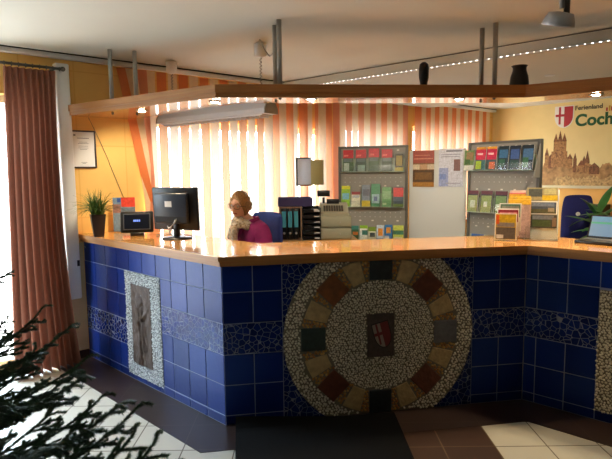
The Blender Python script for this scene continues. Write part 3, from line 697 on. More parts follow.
# ================================================================== WALL THINGS
def onwall(name, label, cat, a, z): return thing(name, label, cat, R(a, .002, z), ROTA)
t = onwall('certificate', 'framed white certificate hanging on the orange wall beside the curtain', 'framed certificate', .045, 1.667)
fr = MB()
for x, w_ in ((-.099, .012), (.099, .012)): fr.box((x, -.009, .16), (w_, .018, .32))
for z in (.006, .314): fr.box((0, -.009, z), (.186, .018, .012))
fr.build('frame', mat('dark_wood_frame', (52, 34, 28), .4), t)
MB().box((0, -.005, .16), (.186, .008, .296)).build('sheet', M_paper, t)
ln_ = MB(); M_ink = mat('grey_ink', (96, 98, 106), .8)
for (z, w_) in ((.255, .10), (.222, .07), (.210, .09), (.188, .08), (.172, .085), (.16, .06), (.05, .05), (.04, .03)): ln_.box((-.0, -.0093, z), (w_, .0006, .005 if z > .25 else .003))
ln_.box((-.07, -.0093, .28), (.018, .0006, .012), mat('blue_ink', (60, 70, 110), .8)); ln_.build('print', None if len(ln_.mats) > 1 else M_ink, t)
tag(MB().tube([R(.10+.275*k/20, .012, 2.10-.70*k/20+.03*math.sin(k/20*PI)*(1 if k < 12 else .6)) for k in range(21)], .0022, M_greydk, 6).build('cable'), 'thin cable hanging down the orange wall behind the small plant', 'cable')
tag(MB().tube([R(-.01, .04, 1.0)+uL*0, R(.02, .06, .965), R(.06, .075, .955), R(.09, .085, .985), R(.11, .09, 1.03)][0:5], .004, M_grey, 6).build('cable'), 'short white cable loop under the left end of the worktop', 'cable')
# paper clipped on the blind and a pale card next to it
t = thing('notice_sheet', 'white notice sheet in a black clip frame hanging on the blind', 'notice', R(2.44, .135, 1.465), ROTA-.25)
MB().box((0, 0, .15), (.175, .006, .30)).build('sheet', mat('notice_paper', (214, 218, 224), .7, transl=.3), t)
f = MB(); f.box((-.092, -.002, .15), (.014, .014, .312)); f.box((0, -.002, .304), (.18, .012, .012)); f.box((0, -.002, -.004), (.18, .012, .012)); f.build('clip_frame', M_black, t)
t = thing('wall_card', 'blank khaki card hanging beside the white notice on the blind', 'card', R(2.64, .125, 1.465), ROTA)
MB().box((0, 0, .14), (.23, .006, .29), bev=.002).build('card', mat('khaki_card', (196, 186, 140), .8, transl=.2), t)

# --- mural wall: crest, lettering, painted castle (flat paint on the wall)
ROTB = math.atan2(B.y, B.x)     # local x along B, local -y faces into the room (towards -A)
FM = frame(R(RA1-.001, 0), B, -A)
sg = thing('wall_sign', 'painted wall sign with red and white crest and green lettering on the cream wall', 'sign', R(RA1-.001, 1.17, 2.23))
crest(FM, 1.172, 2.392, .255, .30, 0, .003, sg, edge=M_hwhite)
def text(s, size, t0, z, m, name, bold=0, spx=1.0):
    c = bpy.data.curves.new(name, 'FONT'); c.body = s; c.size = size; c.extrude = .002; c.offset = bold; c.space_character = spx
    tmp = bpy.data.objects.new(name, c); COL.objects.link(tmp); bpy.context.view_layer.update()
    me = bpy.data.meshes.new_from_object(tmp.evaluated_get(bpy.context.evaluated_depsgraph_get())); bpy.data.objects.remove(tmp); me.name = name
    me.materials.clear(); me.materials.append(m); o = bpy.data.objects.new(name, me); COL.objects.link(o)
    X, Y, Z = B, Vector((0, 0, 1)), -A
    p = R(RA1-.003, t0, z)
    o.parent = sg; p = p-sg.location
    o.matrix_basis = Matrix(((X.x, Y.x, Z.x, p.x), (X.y, Y.y, Z.y, p.y), (X.z, Y.z, Z.z, p.z), (0, 0, 0, 1))); return o
text('Ferienland', .092, 1.325, 2.475, mat('dark_letter_paint', (52, 46, 40), .7), 'small_lettering', .0015)
text('Cochem', .235, 1.335, 2.245, mat('green_letter_paint', (30, 84, 44), .7), 'large_lettering', .008, 1.02)
fl = MB(); 
for k, (x, h) in enumerate(((1.765, .05), (1.80, .075), (1.83, .06), (1.865, .07), (1.90, .05))): fl.box((x, .002, 2.425+h/2), (.022, .003, h), (M_red, mat('mural_gold', (190, 140, 40), .7))[k % 2], FM)
fl.build('flame_marks', None, sg, True)
M_sep = [mat('sepia_%s' % k, c, .85, noise_amt=.5, noise_scale=s) for k, c, s in (('light', (178, 142, 90), 30), ('mid', (152, 108, 64), 38), ('dark', (118, 76, 46), 44))]
cas = thing('castle_mural', 'sepia castle on a wooded hill painted flat on the cream wall above the dado', 'mural', R(RA1-.001, 1.5, 1.36))
def mpoly(pts, m, lvl, name):
    mb = MB(); n = len(pts); ar = sum(pts[i][0]*pts[(i+1) % n][1]-pts[(i+1) % n][0]*pts[i][1] for i in range(n))
    if ar < 0: pts = pts[::-1]
    y = .0006*lvl; vs = [(p[0], 0, p[1]) for p in pts]+[(p[0], y, p[1]) for p in pts]
    mb.add(vs, [tuple(range(n, 2*n))]+[(i, (i+1) % n, n+(i+1) % n, n+i) for i in range(n)], None, False, FM); return mb.build(name, m, cas, True)
rr = random.Random(3)
hill = [(.86, 1.362)]; x = .86
top = lambda t: np.interp(t, [.86, .92, 1.0, 1.1, 1.25, 1.32, 1.45, 1.55, 1.65, 1.75, 1.82, 1.9, 2.1, 2.25], [1.60, 1.78, 1.84, 1.86, 1.78, 1.66, 1.67, 1.69, 1.60, 1.66, 1.70, 1.62, 1.5, 1.38])
while x < 2.25: hill.append((x, float(top(x))+rr.uniform(-.02, .03))); x += .022
hill.append((2.25, 1.362)); mpoly(hill, mat('sepia_wash', (158, 118, 72), .85, noise_amt=.45, noise_scale=13), 1, 'hill')
x = 1.05; h2 = [(1.05, 1.362)]
while x < 2.2: h2.append((x, 1.44+.06*abs(math.sin(x*9))+rr.uniform(-.02, .03))); x += .02
h2.append((2.2, 1.362)); mpoly(h2, M_sep[0], 3, 'trees')
def tower(x0, x1, z0, z1, roof, m, lvl, spires=1):
    mpoly([(x0, z0), (x1, z0), (x1, z1), (x0, z1)], m, lvl, 'tower')
    w_ = (x1-x0)/spires
    for k in range(spires):
        a = x0+k*w_; mpoly([(a-.004, z1), (a+w_+.004, z1), (a+w_/2, z1+roof*(1.0 if k != spires//2 else 1.35))], M_sep[2], lvl+1, 'spire')
tower(1.03, 1.22, 1.68, 2.03, .12, M_sep[1], 4, 3); tower(1.0, 1.24, 1.64, 1.88, .0001, M_sep[1], 3)
tower(.90, .96, 1.62, 1.82, .09, M_sep[1], 3); tower(.96, 1.03, 1.62, 1.80, .03, M_sep[2], 2); tower(1.24, 1.32, 1.62, 1.76, .06, M_sep[1], 3); tower(1.33, 1.38, 1.56, 1.74, .08, M_sep[2], 3)
tower(1.40, 1.49, 1.54, 1.66, .06, M_sep[1], 4); tower(1.50, 1.56, 1.54, 1.70, .13, M_sep[1], 5); tower(1.56, 1.70, 1.53, 1.63, .05, M_sep[2], 4); tower(1.46, 1.51, 1.55, 1.72, .06, M_sep[2], 3)
wn_ = MB()
for k in range(26):
    x = rr.uniform(1.02, 1.22) if k < 14 else rr.uniform(1.26, 1.7); z = rr.uniform(1.74, 2.0) if k < 14 else rr.uniform(1.56, 1.62)
    wn_.box((x, .0036, z), (.012, .001, .024), None, FM)
wn_.build('window_marks', M_sep[2], cas, True)

# ================================================================== BROCHURES AND RACKS
CM = {}
def cm(c):
    k = 'ink_%02x%02x%02x' % c
    return CM.setdefault(k, mat(k, c, .35, noise_amt=.22, noise_scale=55))
def brochure(name, label, cat, loc, rotz, w_, h, patches, tilt=.12, th=.006, group=None):
    """patches: (x0, z0, x1, z1, colour) in cover fractions; cover faces local -y"""
    t = thing(name, label, cat, loc, rotz, group)
    Mx = Matrix.Rotation(-tilt, 4, 'X'); mb = MB(); mb.box((0, 0, h/2), (w_, th, h), M_paper, Mx)
    b = mb.build('pages', None, t)
    mb = MB()
    for i, (x0, z0, x1, z1, c) in enumerate(patches):
        y = -th/2-.0006-.0003*i; a, b_, c0, d = -w_/2+w_*x0, -w_/2+w_*x1, h*z0, h*z1
        mb.add([(a, y, c0), (b_, y, c0), (b_, y, d), (a, y, d), (a, -th/2+.0001, c0), (b_, -th/2+.0001, c0), (b_, -th/2+.0001, d), (a, -th/2+.0001, d)], [(0, 1, 2, 3), (0, 4, 5, 1), (1, 5, 6, 2), (2, 6, 7, 3), (3, 7, 4, 0)], cm(c), False, Mx)
    mb.build('cover', None, t); return t
def local(o, x, y, z):
    c, s = math.cos(o.rotation_euler.z), math.sin(o.rotation_euler.z); return (o.location.x+x*c-y*s, o.location.y+x*s+y*c, o.location.z+z)
def rack(label, P, Q, H, rows, tiltp=.12):
    P, Q = Vector(P), Vector(Q); W = (Q-P).length; rz = math.atan2(Q.y-P.y, Q.x-P.x)
    t = thing('brochure_rack', label, 'display rack', (P.x, P.y, 0), rz)
    MB().box((W/2, .012, H/2+.05), (W-.05, .012, H-.1)).build('back_panel', M_grey, t)
    for x in (.0125, W-.0125): MB().box((x, .02, H/2), (.025, .05, H)).build('side_post', M_greydk, t)
    MB().box((W/2, .02, H-.012), (W-.05, .03, .022)).build('top_rail', M_greydk, t)
    for x in (.0125, W-.0125): MB().box((x, .02, .012), (.05, .42, .022)).build('foot', M_greydk, t)
    for zr in rows:
        hs = MB()
        for k in range(12):
            for dz in (-.055, -.10): hs.lathe([(.004, 0), (.004, .0012)], (0, 0, 0), seg=8, M=Matrix.Translation((.07+(W-.14)*k/11, .0058, zr+dz)) @ Matrix.Rotation(PI/2, 4, 'X'))
        hs.build('punched_holes', M_hwhite, t)['kind'] = 'stuff'
        Mp = Matrix.Translation((W/2, -.014, zr)) @ Matrix.Rotation(-.07, 4, 'X')
        pk = MB().box((0, .012, .12), (W-.07, .004, .24), M_acrylg, Mp).box((0, -.03, .004), (W-.07, .075, .006), M_acrylg, Mp).build('pocket', None, t)
        MB().box((0, -.066, .035), (W-.07, .003, .065), M_acryl, Mp).build('pocket_front', None, pk)
        hk = MB()
        for k in range(5): hk.box((-W*.36+W*.18*k, .006, .222), (.022, .006, .012), M_hwhite, Mp)
        hk.build('clip', None, pk)
    return t, W, rz
RW = lambda t, x, z: local(t, x, -.045, z+.008)
rk1, W1, rz1 = rack('tall grey brochure rack with three pocket rows, left of the white poster board', (.348, 5.60), (1.038, 5.40), 1.87, [1.60, 1.24, .88])
def fill(rk, rz, W, row, z, items, where):
    for (x0, x1, h, pats, desc) in items:
        brochure('brochure', desc+' '+where, 'brochure', RW(rk, (x0+x1)/2*W, z), rz, (x1-x0)*W*.94, h, pats)
redg = lambda g: [(0, .0, 1, .68, g), (0, .62, 1, 1, (190, 34, 44)), (.08, .45, .92, .6, (96, 112, 110)), (.1, .7, .5, .78, (226, 120, 110))]
fill(rk1, rz1, W1, 0, 1.60, [
    (.075, .235, .225, redg((60, 92, 50))+[(.1, .05, .6, .4, (190, 205, 190))], 'red-topped brochure with pale river photo, leftmost of top row'),
    (.26, .42, .225, redg((48, 70, 48))+[(.2, .02, .9, .3, (150, 176, 160))], 'red-topped brochure with grey sky, second of top row'),
    (.445, .605, .235, redg((56, 84, 40)), 'red-topped brochure with bright green hill, third of top row'),
    (.63, .79, .225, redg((40, 62, 36)), 'red-topped brochure with dark green valley, fourth of top row'),
    (.82, .945, .175, [(0, 0, 1, 1, (44, 40, 24)), (.15, .3, .85, .9, (150, 130, 50)), (0, 0, 1, .22, (190, 170, 40))], 'small black and yellow brochure at right end of top row')], 'of the left rack')
fill(rk1, rz1, W1, 1, 1.24, [
    (.05, .185, .215, [(0, 0, 1, 1, (150, 196, 60)), (0, .85, 1, 1, (214, 214, 40)), (.1, .35, .9, .65, (120, 180, 200))], 'lime green brochure, leftmost in the middle row'),
    (.20, .335, .155, [(0, 0, 1, 1, (226, 222, 196)), (0, .8, 1, 1, (150, 60, 60)), (.1, .6, .9, .75, (180, 190, 196))], 'short cream brochure with red top in the middle row'),
    (.35, .48, .225, [(0, 0, 1, 1, (120, 132, 146)), (0, 0, 1, .28, (222, 196, 50)), (.1, .5, .9, .8, (90, 96, 110))], 'slate grey brochure with yellow foot in the middle row'),
    (.485, .62, .235, [(0, 0, 1, 1, (70, 140, 96)), (.08, .15, .92, .55, (160, 190, 200)), (.3, .25, .7, .45, (90, 110, 150))], 'green brochure with pale blue picture in the middle row'),
    (.64, .78, .20, [(0, 0, 1, 1, (104, 156, 96)), (.1, .4, .9, .8, (140, 180, 130)), (.1, .1, .5, .2, (200, 214, 160))], 'plain mid-green brochure in the middle row'),
    (.80, .95, .205, [(0, 0, 1, 1, (70, 84, 96)), (0, .5, 1, .95, (200, 52, 48)), (0, 0, 1, .15, (110, 130, 60))], 'brochure with red block over dark landscape, right end of middle row')], 'of the left rack')
fill(rk1, rz1, W1, 2, .88, [
    (.075, .19, .16, [(0, 0, 1, 1, (70, 110, 70)), (0, .75, 1, 1, (60, 140, 130)), (.1, .35, .9, .6, (220, 150, 60))], 'teal-headed brochure with orange boats, leftmost in the bottom row'),
    (.195, .31, .16, [(0, 0, 1, 1, (56, 96, 66)), (0, .75, 1, 1, (60, 130, 120)), (.2, .4, .9, .6, (200, 120, 60))], 'teal-headed brochure with dark hedge, second in the bottom row'),
    (.32, .44, .165, [(0, 0, 1, 1, (226, 230, 220)), (0, .8, 1, 1, (140, 190, 50)), (.3, .4, 1, .7, (60, 120, 110))], 'white and green brochure, third in the bottom row'),
    (.445, .56, .15, [(0, 0, 1, 1, (216, 216, 190)), (0, .7, 1, 1, (120, 150, 50)), (.2, .3, .9, .6, (60, 70, 70)), (0, 0, 1, .15, (120, 160, 60))], 'white brochure with dark roofline, fourth in the bottom row'),
    (.565, .675, .17, [(0, 0, 1, 1, (200, 214, 226)), (.2, .35, .85, .8, (214, 140, 50)), (0, 0, 1, .2, (60, 120, 180))], 'pale blue brochure with orange dome, fifth in the bottom row'),
    (.68, .795, .175, [(0, 0, 1, 1, (50, 120, 180)), (.2, .5, .8, .85, (220, 150, 60)), (.0, 0, .6, .35, (230, 230, 226))], 'blue brochure with orange picture, sixth in the bottom row'),
    (.80, .955, .17, [(0, 0, 1, 1, (196, 206, 90)), (0, .45, 1, .7, (70, 120, 90)), (.1, .08, .9, .3, (220, 220, 180))], 'wide yellow-green brochure, right end of the bottom row')], 'of the left rack')
# white poster board between the racks
pb = thing('poster_board', 'white poster board standing between the two grey brochure racks', 'display board', (1.052, 5.40, 0), math.atan2(-.255, .50)); WP = math.hypot(.50, .255)
MB().box((WP/2, .012, 1.0), (WP, .02, 1.62), mat('board_white', (206, 208, 204), .5), bev=.004).build('panel', None, pb)
for x in (.03, WP-.03): MB().box((x, .03, .92), (.03, .03, 1.8)).build('post', M_greydk, pb)
for x in (.03, WP-.03): MB().box((x, .03, .012), (.05, .4, .02)).build('foot', M_greydk, pb)
def poster(label, x, z, w_, h, pats):
    brochure('poster', label, 'poster', local(pb, x, -.004, z), pb.rotation_euler.z, w_, h, pats, tilt=0, th=.002)
poster('brick red poster with brown photographs on the white board', WP*.26, 1.45, WP*.38, .36, [(0, 0, 1, 1, (130, 84, 40)), (0, .66, 1, 1, (152, 58, 36)), (.05, .76, .95, .79, (200, 130, 100)), (.1, .86, .8, .88, (196, 120, 90)), (0, .48, .32, .62, (206, 190, 160)), (.34, .48, .66, .62, (190, 150, 110)), (.68, .48, 1, .62, (200, 180, 150)), (0, .14, 1, .46, (84, 58, 26)), (.1, .2, .9, .4, (120, 84, 36)), (0, 0, 1, .12, (170, 120, 50))])
poster('pale lilac poster with a small hand picture on the white board', WP*.74, 1.45, WP*.42, .37, [(0, 0, 1, 1, (198, 200, 212)), (.02, .02, .4, .5, (150, 160, 200)), (.62, .42, .88, .72, (120, 84, 80)), (.05, .2, .3, .34, (120, 140, 196)), (.3, .92, .95, .96, (96, 96, 110)), (.1, .84, .9, .86, (140, 140, 156)), (.1, .78, .85, .8, (140, 140, 156)), (.3, .08, .9, .11, (160, 160, 176))])
rk2, W2, rz2 = rack('tall grey brochure rack with slanted rows, right of the white poster board', (1.565, 5.13), (2.005, 4.56), 1.87, [1.60, 1.21, .86])
# slanted side cheek at its right end
MB().add([(W2-.006, -.004, 1.83), (W2+.004, -.004, 1.83), (W2-.006, -.10, 1.54), (W2+.004, -.10, 1.54), (W2-.006, -.004, 1.54), (W2+.004, -.004, 1.54)], [(0, 2, 4), (1, 5, 3), (0, 1, 3, 2), (2, 3, 5, 4), (0, 4, 5, 1)], M_grey).build('side_cheek', None, rk2)
fill(rk2, rz2, W2, 0, 1.60, [
    (-.03, .13, .19, [(0, 0, 1, 1, (110, 140, 80)), (0, 0, 1, .25, (216, 218, 206)), (.2, .5, .9, .9, (150, 120, 80)), (.1, .3, .6, .55, (70, 104, 50))], 'green and white brochure, leftmost in the top row'),
    (.145, .30, .215, [(0, 0, 1, 1, (60, 110, 110)), (0, .45, 1, .9, (200, 36, 70)), (0, .9, 1, 1, (214, 150, 40)), (.05, .05, .6, .4, (170, 200, 50)), (.15, .66, .7, .74, (240, 200, 200))], 'red and lime brochure, second in the top row'),
    (.305, .455, .215, [(0, 0, 1, 1, (60, 90, 90)), (0, .45, 1, .9, (196, 34, 72)), (0, .9, 1, 1, (220, 160, 40)), (.3, .05, .9, .35, (220, 110, 60)), (.15, .66, .7, .74, (240, 200, 200))], 'red and orange brochure, third in the top row'),
    (.47, .62, .215, [(0, 0, 1, 1, (26, 44, 48)), (.1, .5, .9, .85, (60, 110, 150)), (.1, .15, .7, .45, (50, 96, 70))], 'dark brochure with light blue sky, fourth in the top row'),
    (.625, .775, .215, [(0, 0, 1, 1, (22, 34, 50)), (.1, .45, .9, .85, (60, 90, 150)), (.1, .1, .9, .4, (34, 70, 60))], 'dark navy brochure, fifth in the top row'),
    (.79, .945, .215, [(0, 0, 1, 1, (26, 38, 46)), (.1, .4, .95, .85, (70, 110, 150)), (.1, .1, .6, .5, (60, 110, 70))], 'dark brochure with green bank, right end of the top row')], 'of the right rack')
fill(rk2, rz2, W2, 1, 1.21, [
    (.03, .20, .20, [(0, 0, 1, 1, (44, 30, 26)), (.06, .0, .94, .78, (150, 164, 100)), (0, .84, 1, 1, (92, 26, 34)), (.3, .2, .75, .55, (206, 214, 190))], 'dark-framed brochure with a white flower, leftmost in the second row'),
    (.23, .41, .20, [(0, 0, 1, 1, (44, 30, 26)), (.06, .0, .94, .78, (140, 156, 84)), (0, .84, 1, 1, (92, 26, 34)), (.3, .25, .6, .5, (214, 220, 200))], 'dark-framed brochure with olive picture, second in the second row'),
    (.44, .62, .20, [(0, 0, 1, 1, (44, 30, 26)), (.06, .0, .94, .78, (110, 140, 80)), (0, .84, 1, 1, (92, 26, 34)), (.1, .1, .5, .4, (206, 214, 190))], 'dark-framed brochure half hidden behind leaflets, third of second row')], 'of the right rack')
fill(rk2, rz2, W2, 2, .86, [
    (.10, .30, .14, [(0, 0, 1, 1, (40, 96, 176)), (.5, .5, .9, .7, (220, 228, 236)), (0, 0, .4, .3, (70, 130, 200))], 'bright blue leaflet, left in the bottom row'),
    (.36, .52, .14, [(0, 0, 1, 1, (50, 110, 180)), (0, 0, .4, 1, (150, 160, 120))], 'blue and olive leaflet, second in the bottom row')], 'of the right rack')

# ================================================================== WORKTOP THINGS
# grass plant in a tapering square pot
pl = thing('potted_grass', 'grassy plant in a tapering dark brown pot at the left end of the worktop', 'potted plant', (-1.715, 4.36, ZT))
def sqpot(w0, w1, h, m):
    mb = MB(); a, b = w0/2, w1/2; i = .008
    vs = [(-a, -a, 0), (a, -a, 0), (a, a, 0), (-a, a, 0), (-b, -b, h), (b, -b, h), (b, b, h), (-b, b, h), (-b+i, -b+i, h), (b-i, -b+i, h), (b-i, b-i, h), (-b+i, b-i, h), (-b+i, -b+i, h-.02), (b-i, -b+i, h-.02), (b-i, b-i, h-.02), (-b+i, b-i, h-.02)]
    fs = [(3, 2, 1, 0)]
    for q in range(0, 12, 4): fs += [(q+k, q+(k+1) % 4, q+4+(k+1) % 4, q+4+k) for k in range(4)]
    fs.append((12, 13, 14, 15)); return mb.add(vs, fs, m)
sqpot(.075, .115, .185, mat('brown_pot', (44, 32, 34), .45)).build('pot', None, pl)
pl.rotation_euler = (0, 0, .5)
M_grass = mat('grass_green', (64, 98, 40), .5, noise_amt=.35, noise_scale=18)
gb = MB(); rr = random.Random(5)
for k in range(330):
    a = rr.uniform(0, 2*PI); ln2 = rr.uniform(.13, .25); out = rr.uniform(.15, 1.25); x0, y0 = rr.uniform(-.04, .04), rr.uniform(-.04, .04); vs = []; n = 5
    wd = rr.uniform(.0025, .0045); dx, dy = math.cos(a), math.sin(a); px, py = -dy, dx
    for i in range(n+1):
        t = i/n; th_ = out*(.35+.9*t); r = ln2*t
        x = x0+dx*math.sin(th_)*r; y = y0+dy*math.sin(th_)*r; z = .17+math.cos(th_)*r; w2 = wd*(1-t)**.6
        vs += [(x+px*w2, y+py*w2, z), (x-px*w2, y-py*w2, z+.001)]
    gb.add(vs, [(2*i, 2*i+1, 2*i+3, 2*i+2) for i in range(n)], None, True)
gb.build('grass_blades', M_grass, pl)['kind'] = 'stuff'
# upright brochure in an acrylic stand
RZL = math.atan2(-uL.y, -uL.x)    # facing the public over the left wing
t = thing('leaflet_stand', 'clear acrylic leaflet stand next to the small grassy plant', 'stand', (-1.60, 4.66, ZT), .12)
MB().box((0, -.03, .003), (.17, .12, .005), M_acryl).box((0, .018, .10), (.17, .004, .20), M_acryl).box((0, -.02, .03), (.17, .003, .05), M_acryl).build('stand', None, t)
brochure('brochure', 'tall grey-blue and red brochure standing beside the small grassy plant', 'brochure', local(t, 0, .002, .007), t.rotation_euler.z, .19, .30, [(0, 0, 1, 1, (116, 140, 162)), (.38, .72, 1, 1, (198, 66, 50)), (.38, .45, 1, .7, (96, 110, 124)), (.38, .1, 1, .43, (226, 220, 214)), (.42, .08, .95, .16, (190, 60, 60)), (.02, .55, .36, .8, (150, 110, 100)), (.2, .86, .36, .98, (50, 80, 150))], tilt=.05)
# tablet terminal
M_scr = mat('tablet_screen', (14, 18, 36), .12)
t = thing('customer_terminal', 'black tablet-like terminal with a dark blue screen on the left worktop', 'tablet', (-1.395, 4.36, ZT), .20)
Mt = Matrix.Translation((0, 0, .028)) @ Matrix.Rotation(-.22, 4, 'X')
MB().box((0, 0, .088), (.262, .028, .178), M_black, Mt, bev=.012).build('housing', None, t)
MB().box((0, -.0148, .09), (.215, .002, .135), mat('bezel_grey', (84, 88, 96), .4), Mt).build('bezel', None, t)
MB().box((0, -.0164, .09), (.20, .0015, .12), M_scr, Mt).build('screen', None, t)
mm = MB()
for k, x in enumerate((-.022, -.008, .006, .02)): mm.box((x, -.0174, .098), (.010, .0008, .016), mat('screen_glyph', (70, 100, 190), .4, emit=(.15, .25, .7), estr=1.0), Mt)
mm.build('screen_mark', None, t)
MB().box((0, .012, .015), (.11, .07, .03), M_black, bev=.006).build('base', None, t)
# monitor seen from behind
mo = thing('monitor', 'black computer monitor seen from behind on the left worktop', 'monitor', (-1.025, 4.17, ZT), -.38)
Mt = Matrix.Rotation(.04, 4, 'X')
MB().box((0, .012, .235), (.415, .03, .335), M_black, Mt, bev=.008).build('bezel', None, mo)
MB().box((-.02, -.018, .24), (.31, .034, .24), mat('monitor_back', (44, 52, 66), .35), Mt, bev=.012).build('back_shell', None, mo)
MB().box((0, .0285, .24), (.375, .002, .295), M_scr, Mt).build('screen', None, mo)
MB().box((-.035, -.0362, .275), (.062, .0015, .045), M_paper, Mt).build('sticker', None, mo)
MB().box((-.02, -.0362, .155), (.29, .0012, .045), M_black, Mt).build('port_recess', None, mo)
MB().box((.012, -.01, .065), (.045, .035, .13), M_black, bev=.008).build('neck', None, mo)
MB().lathe([(.001, 0), (.12, 0), (.115, .009), (.03, .017), (.001, .017)], (.005, 0, 0), M_black, seg=32).build('foot', None, mo)
MB().tube([(.035, -.04, .16), (.03, -.06, .13), (.0, -.065, .10), (-.02, -.05, .07), (-.045, -.03, .06), (-.05, -.01, .03), (-.03, .03, .008)], .005, M_grey, 6).tube([(.02, -.04, .15), (.01, -.055, .11), (-.03, -.06, .085), (-.06, -.03, .10)], .004, M_whitepaint, 6).build('video_cable', None, mo)
tag(MB().tube([(-1.24, 4.36, ZT+.006), (-1.18, 4.40, ZT+.006), (-1.11, 4.40, ZT+.012), (-1.04, 4.40, ZT+.006), (-.96, 4.34, ZT+.006), (-.90, 4.28, ZT+.006)], .0045, M_grey, 6).build('cable'), 'grey cable looping behind the monitor foot on the worktop', 'cable')

# three-tier leaflet holder near the inner bend
RZR = math.radians(-24)
h1 = thing('leaflet_holder', 'stepped three-pocket acrylic leaflet holder at the bend of the worktop', 'leaflet holder', (1.435, 3.79, ZT), RZR)
for k in range(3):
    y = .0+.035*k; z = .03*k
    MB().box((.012*k, y+.016, (.10+z)/2+.006), (.155, .003, .10+z), M_acryl).build('pocket', None, h1)
MB().box((0, .06, .003), (.165, .16, .005), M_acryl).build('base', None, h1)
for k, (dsc, h, pats) in enumerate((('yellow and grey magazine in the front pocket of the stepped holder', .19, [(.04, .02, .96, .98, (186, 160, 40)), (.06, .04, .94, .48, (92, 88, 82)), (.1, .5, .9, .66, (126, 122, 118)), (.08, .06, .4, .2, (206, 204, 196)), (.06, .6, .2, .95, (200, 90, 40))]),
                                    ('dark red magazine in the middle pocket of the stepped holder', .195, [(.04, .5, .96, .95, (140, 40, 50)), (.1, .8, .9, .86, (206, 130, 130))]),
                                    ('green-grey magazine in the rear pocket of the stepped holder', .20, [(.04, .5, .96, .97, (84, 116, 100)), (.1, .78, .9, .9, (130, 130, 120))]))):
    brochure('magazine', dsc, 'magazine', local(h1, .012*k, .003+.035*k, .006+.03*k), RZR, .148, h, pats, tilt=.06, th=.010)
# tall box of folded maps
mp = thing('map_box', 'clear box packed with pink and yellow folded leaflets behind the stepped holder', 'leaflet box', (1.60, 3.955, ZT), RZR)
MB().box((0, .0, .003), (.17, .10, .005), M_acryl).box((0, -.049, .13), (.17, .003, .26), M_acryl).box((0, .05, .13), (.17, .003, .26), M_acryl).box((-.084, 0, .12), (.003, .098, .24), M_acryl).box((.084, 0, .12), (.003, .098, .24), M_acryl).build('box', None, mp)
MP = [(206, 176, 172), (212, 170, 50), (226, 186, 40), (204, 150, 60), (200, 90, 110), (214, 180, 170)]
for k in range(6):
    h = .285+.012*k+.004*math.sin(k*3)
    brochure('folded_leaflet', ('pale pink folded leaflet at the front of the clear box', 'amber folded leaflet second from the front in the clear box', 'bright yellow folded leaflet in the middle of the clear box', 'ochre folded leaflet fourth from the front in the clear box', 'raspberry pink folded leaflet fifth in the clear box', 'light pink folded leaflet at the back of the clear box')[k], 'leaflet', local(mp, .004*(k % 2)-.002, -.0395+.0145*k, .0065), RZR, .155-.003*(k % 3), h, [(0, 0, 1, 1, MP[k]), (0, .86, 1, 1, MP[k] if k else (226, 180, 60))], tilt=0.0, th=.010)
# acrylic stand with landscape prints
RZ2 = math.radians(-24)
h2 = thing('print_stand', 'clear acrylic print stand with landscape cards at the right of the leaflets', 'stand', (1.715, 3.845, ZT), RZ2)
Ms = Matrix.Rotation(-.12, 4, 'X')
MB().box((0, .012, .185), (.215, .004, .37), M_frost, Ms).build('back_plate', None, h2)
MB().box((0, -.03, .003), (.225, .14, .006), M_acryl).box((0, -.05, .05), (.215, .003, .09), M_acryl).box((-.106, -.02, .05), (.003, .06, .09), M_acryl).box((.0, -.02, .05), (.003, .06, .09), M_acryl).box((.106, -.02, .05), (.003, .06, .09), M_acryl).build('tray', None, h2)
wr = MB()
for x in (-.11, .11): wr.tube([(x, -.098, .008), (x, .03, .008), (x, .062, .36)], .0025, M_steel, 6)
wr.tube([(-.11, -.098, .008), (.11, -.098, .008)], .0025, M_steel, 6); wr.build('wire_frame', None, h2)
for k, (z, dsc, pats) in enumerate(((.285, 'topmost landscape card of the acrylic stand, pale with a yellow corner', [(0, 0, 1, 1, (150, 140, 104)), (.05, .3, .5, .9, (80, 84, 80)), (.5, .0, 1, .4, (200, 170, 50)), (.55, .5, .95, .9, (170, 164, 120))]),
                                    (.185, 'middle landscape card of the acrylic stand, grey valley view with white edge', [(.03, .05, .97, .93, (70, 80, 96)), (.05, .08, .95, .4, (84, 84, 60)), (.1, .6, .9, .88, (110, 122, 140)), (.7, .2, .9, .5, (150, 140, 120))]),
                                    (.085, 'lowest landscape card of the acrylic stand, dark green castle view', [(.0, .0, 1, 1, (64, 66, 62)), (.2, .1, .8, .6, (70, 84, 54)), (.2, .65, .9, .95, (104, 112, 124)), (.02, .1, .16, .9, (120, 100, 84)), (.85, .1, .98, .8, (120, 100, 84))]))):
    c = (Ms @ Vector((0, .006, z))); brochure('landscape_card', dsc, 'card', local(h2, c.x, c.y-.0, c.z), RZ2, .205, .094, pats, tilt=.12, th=.004)
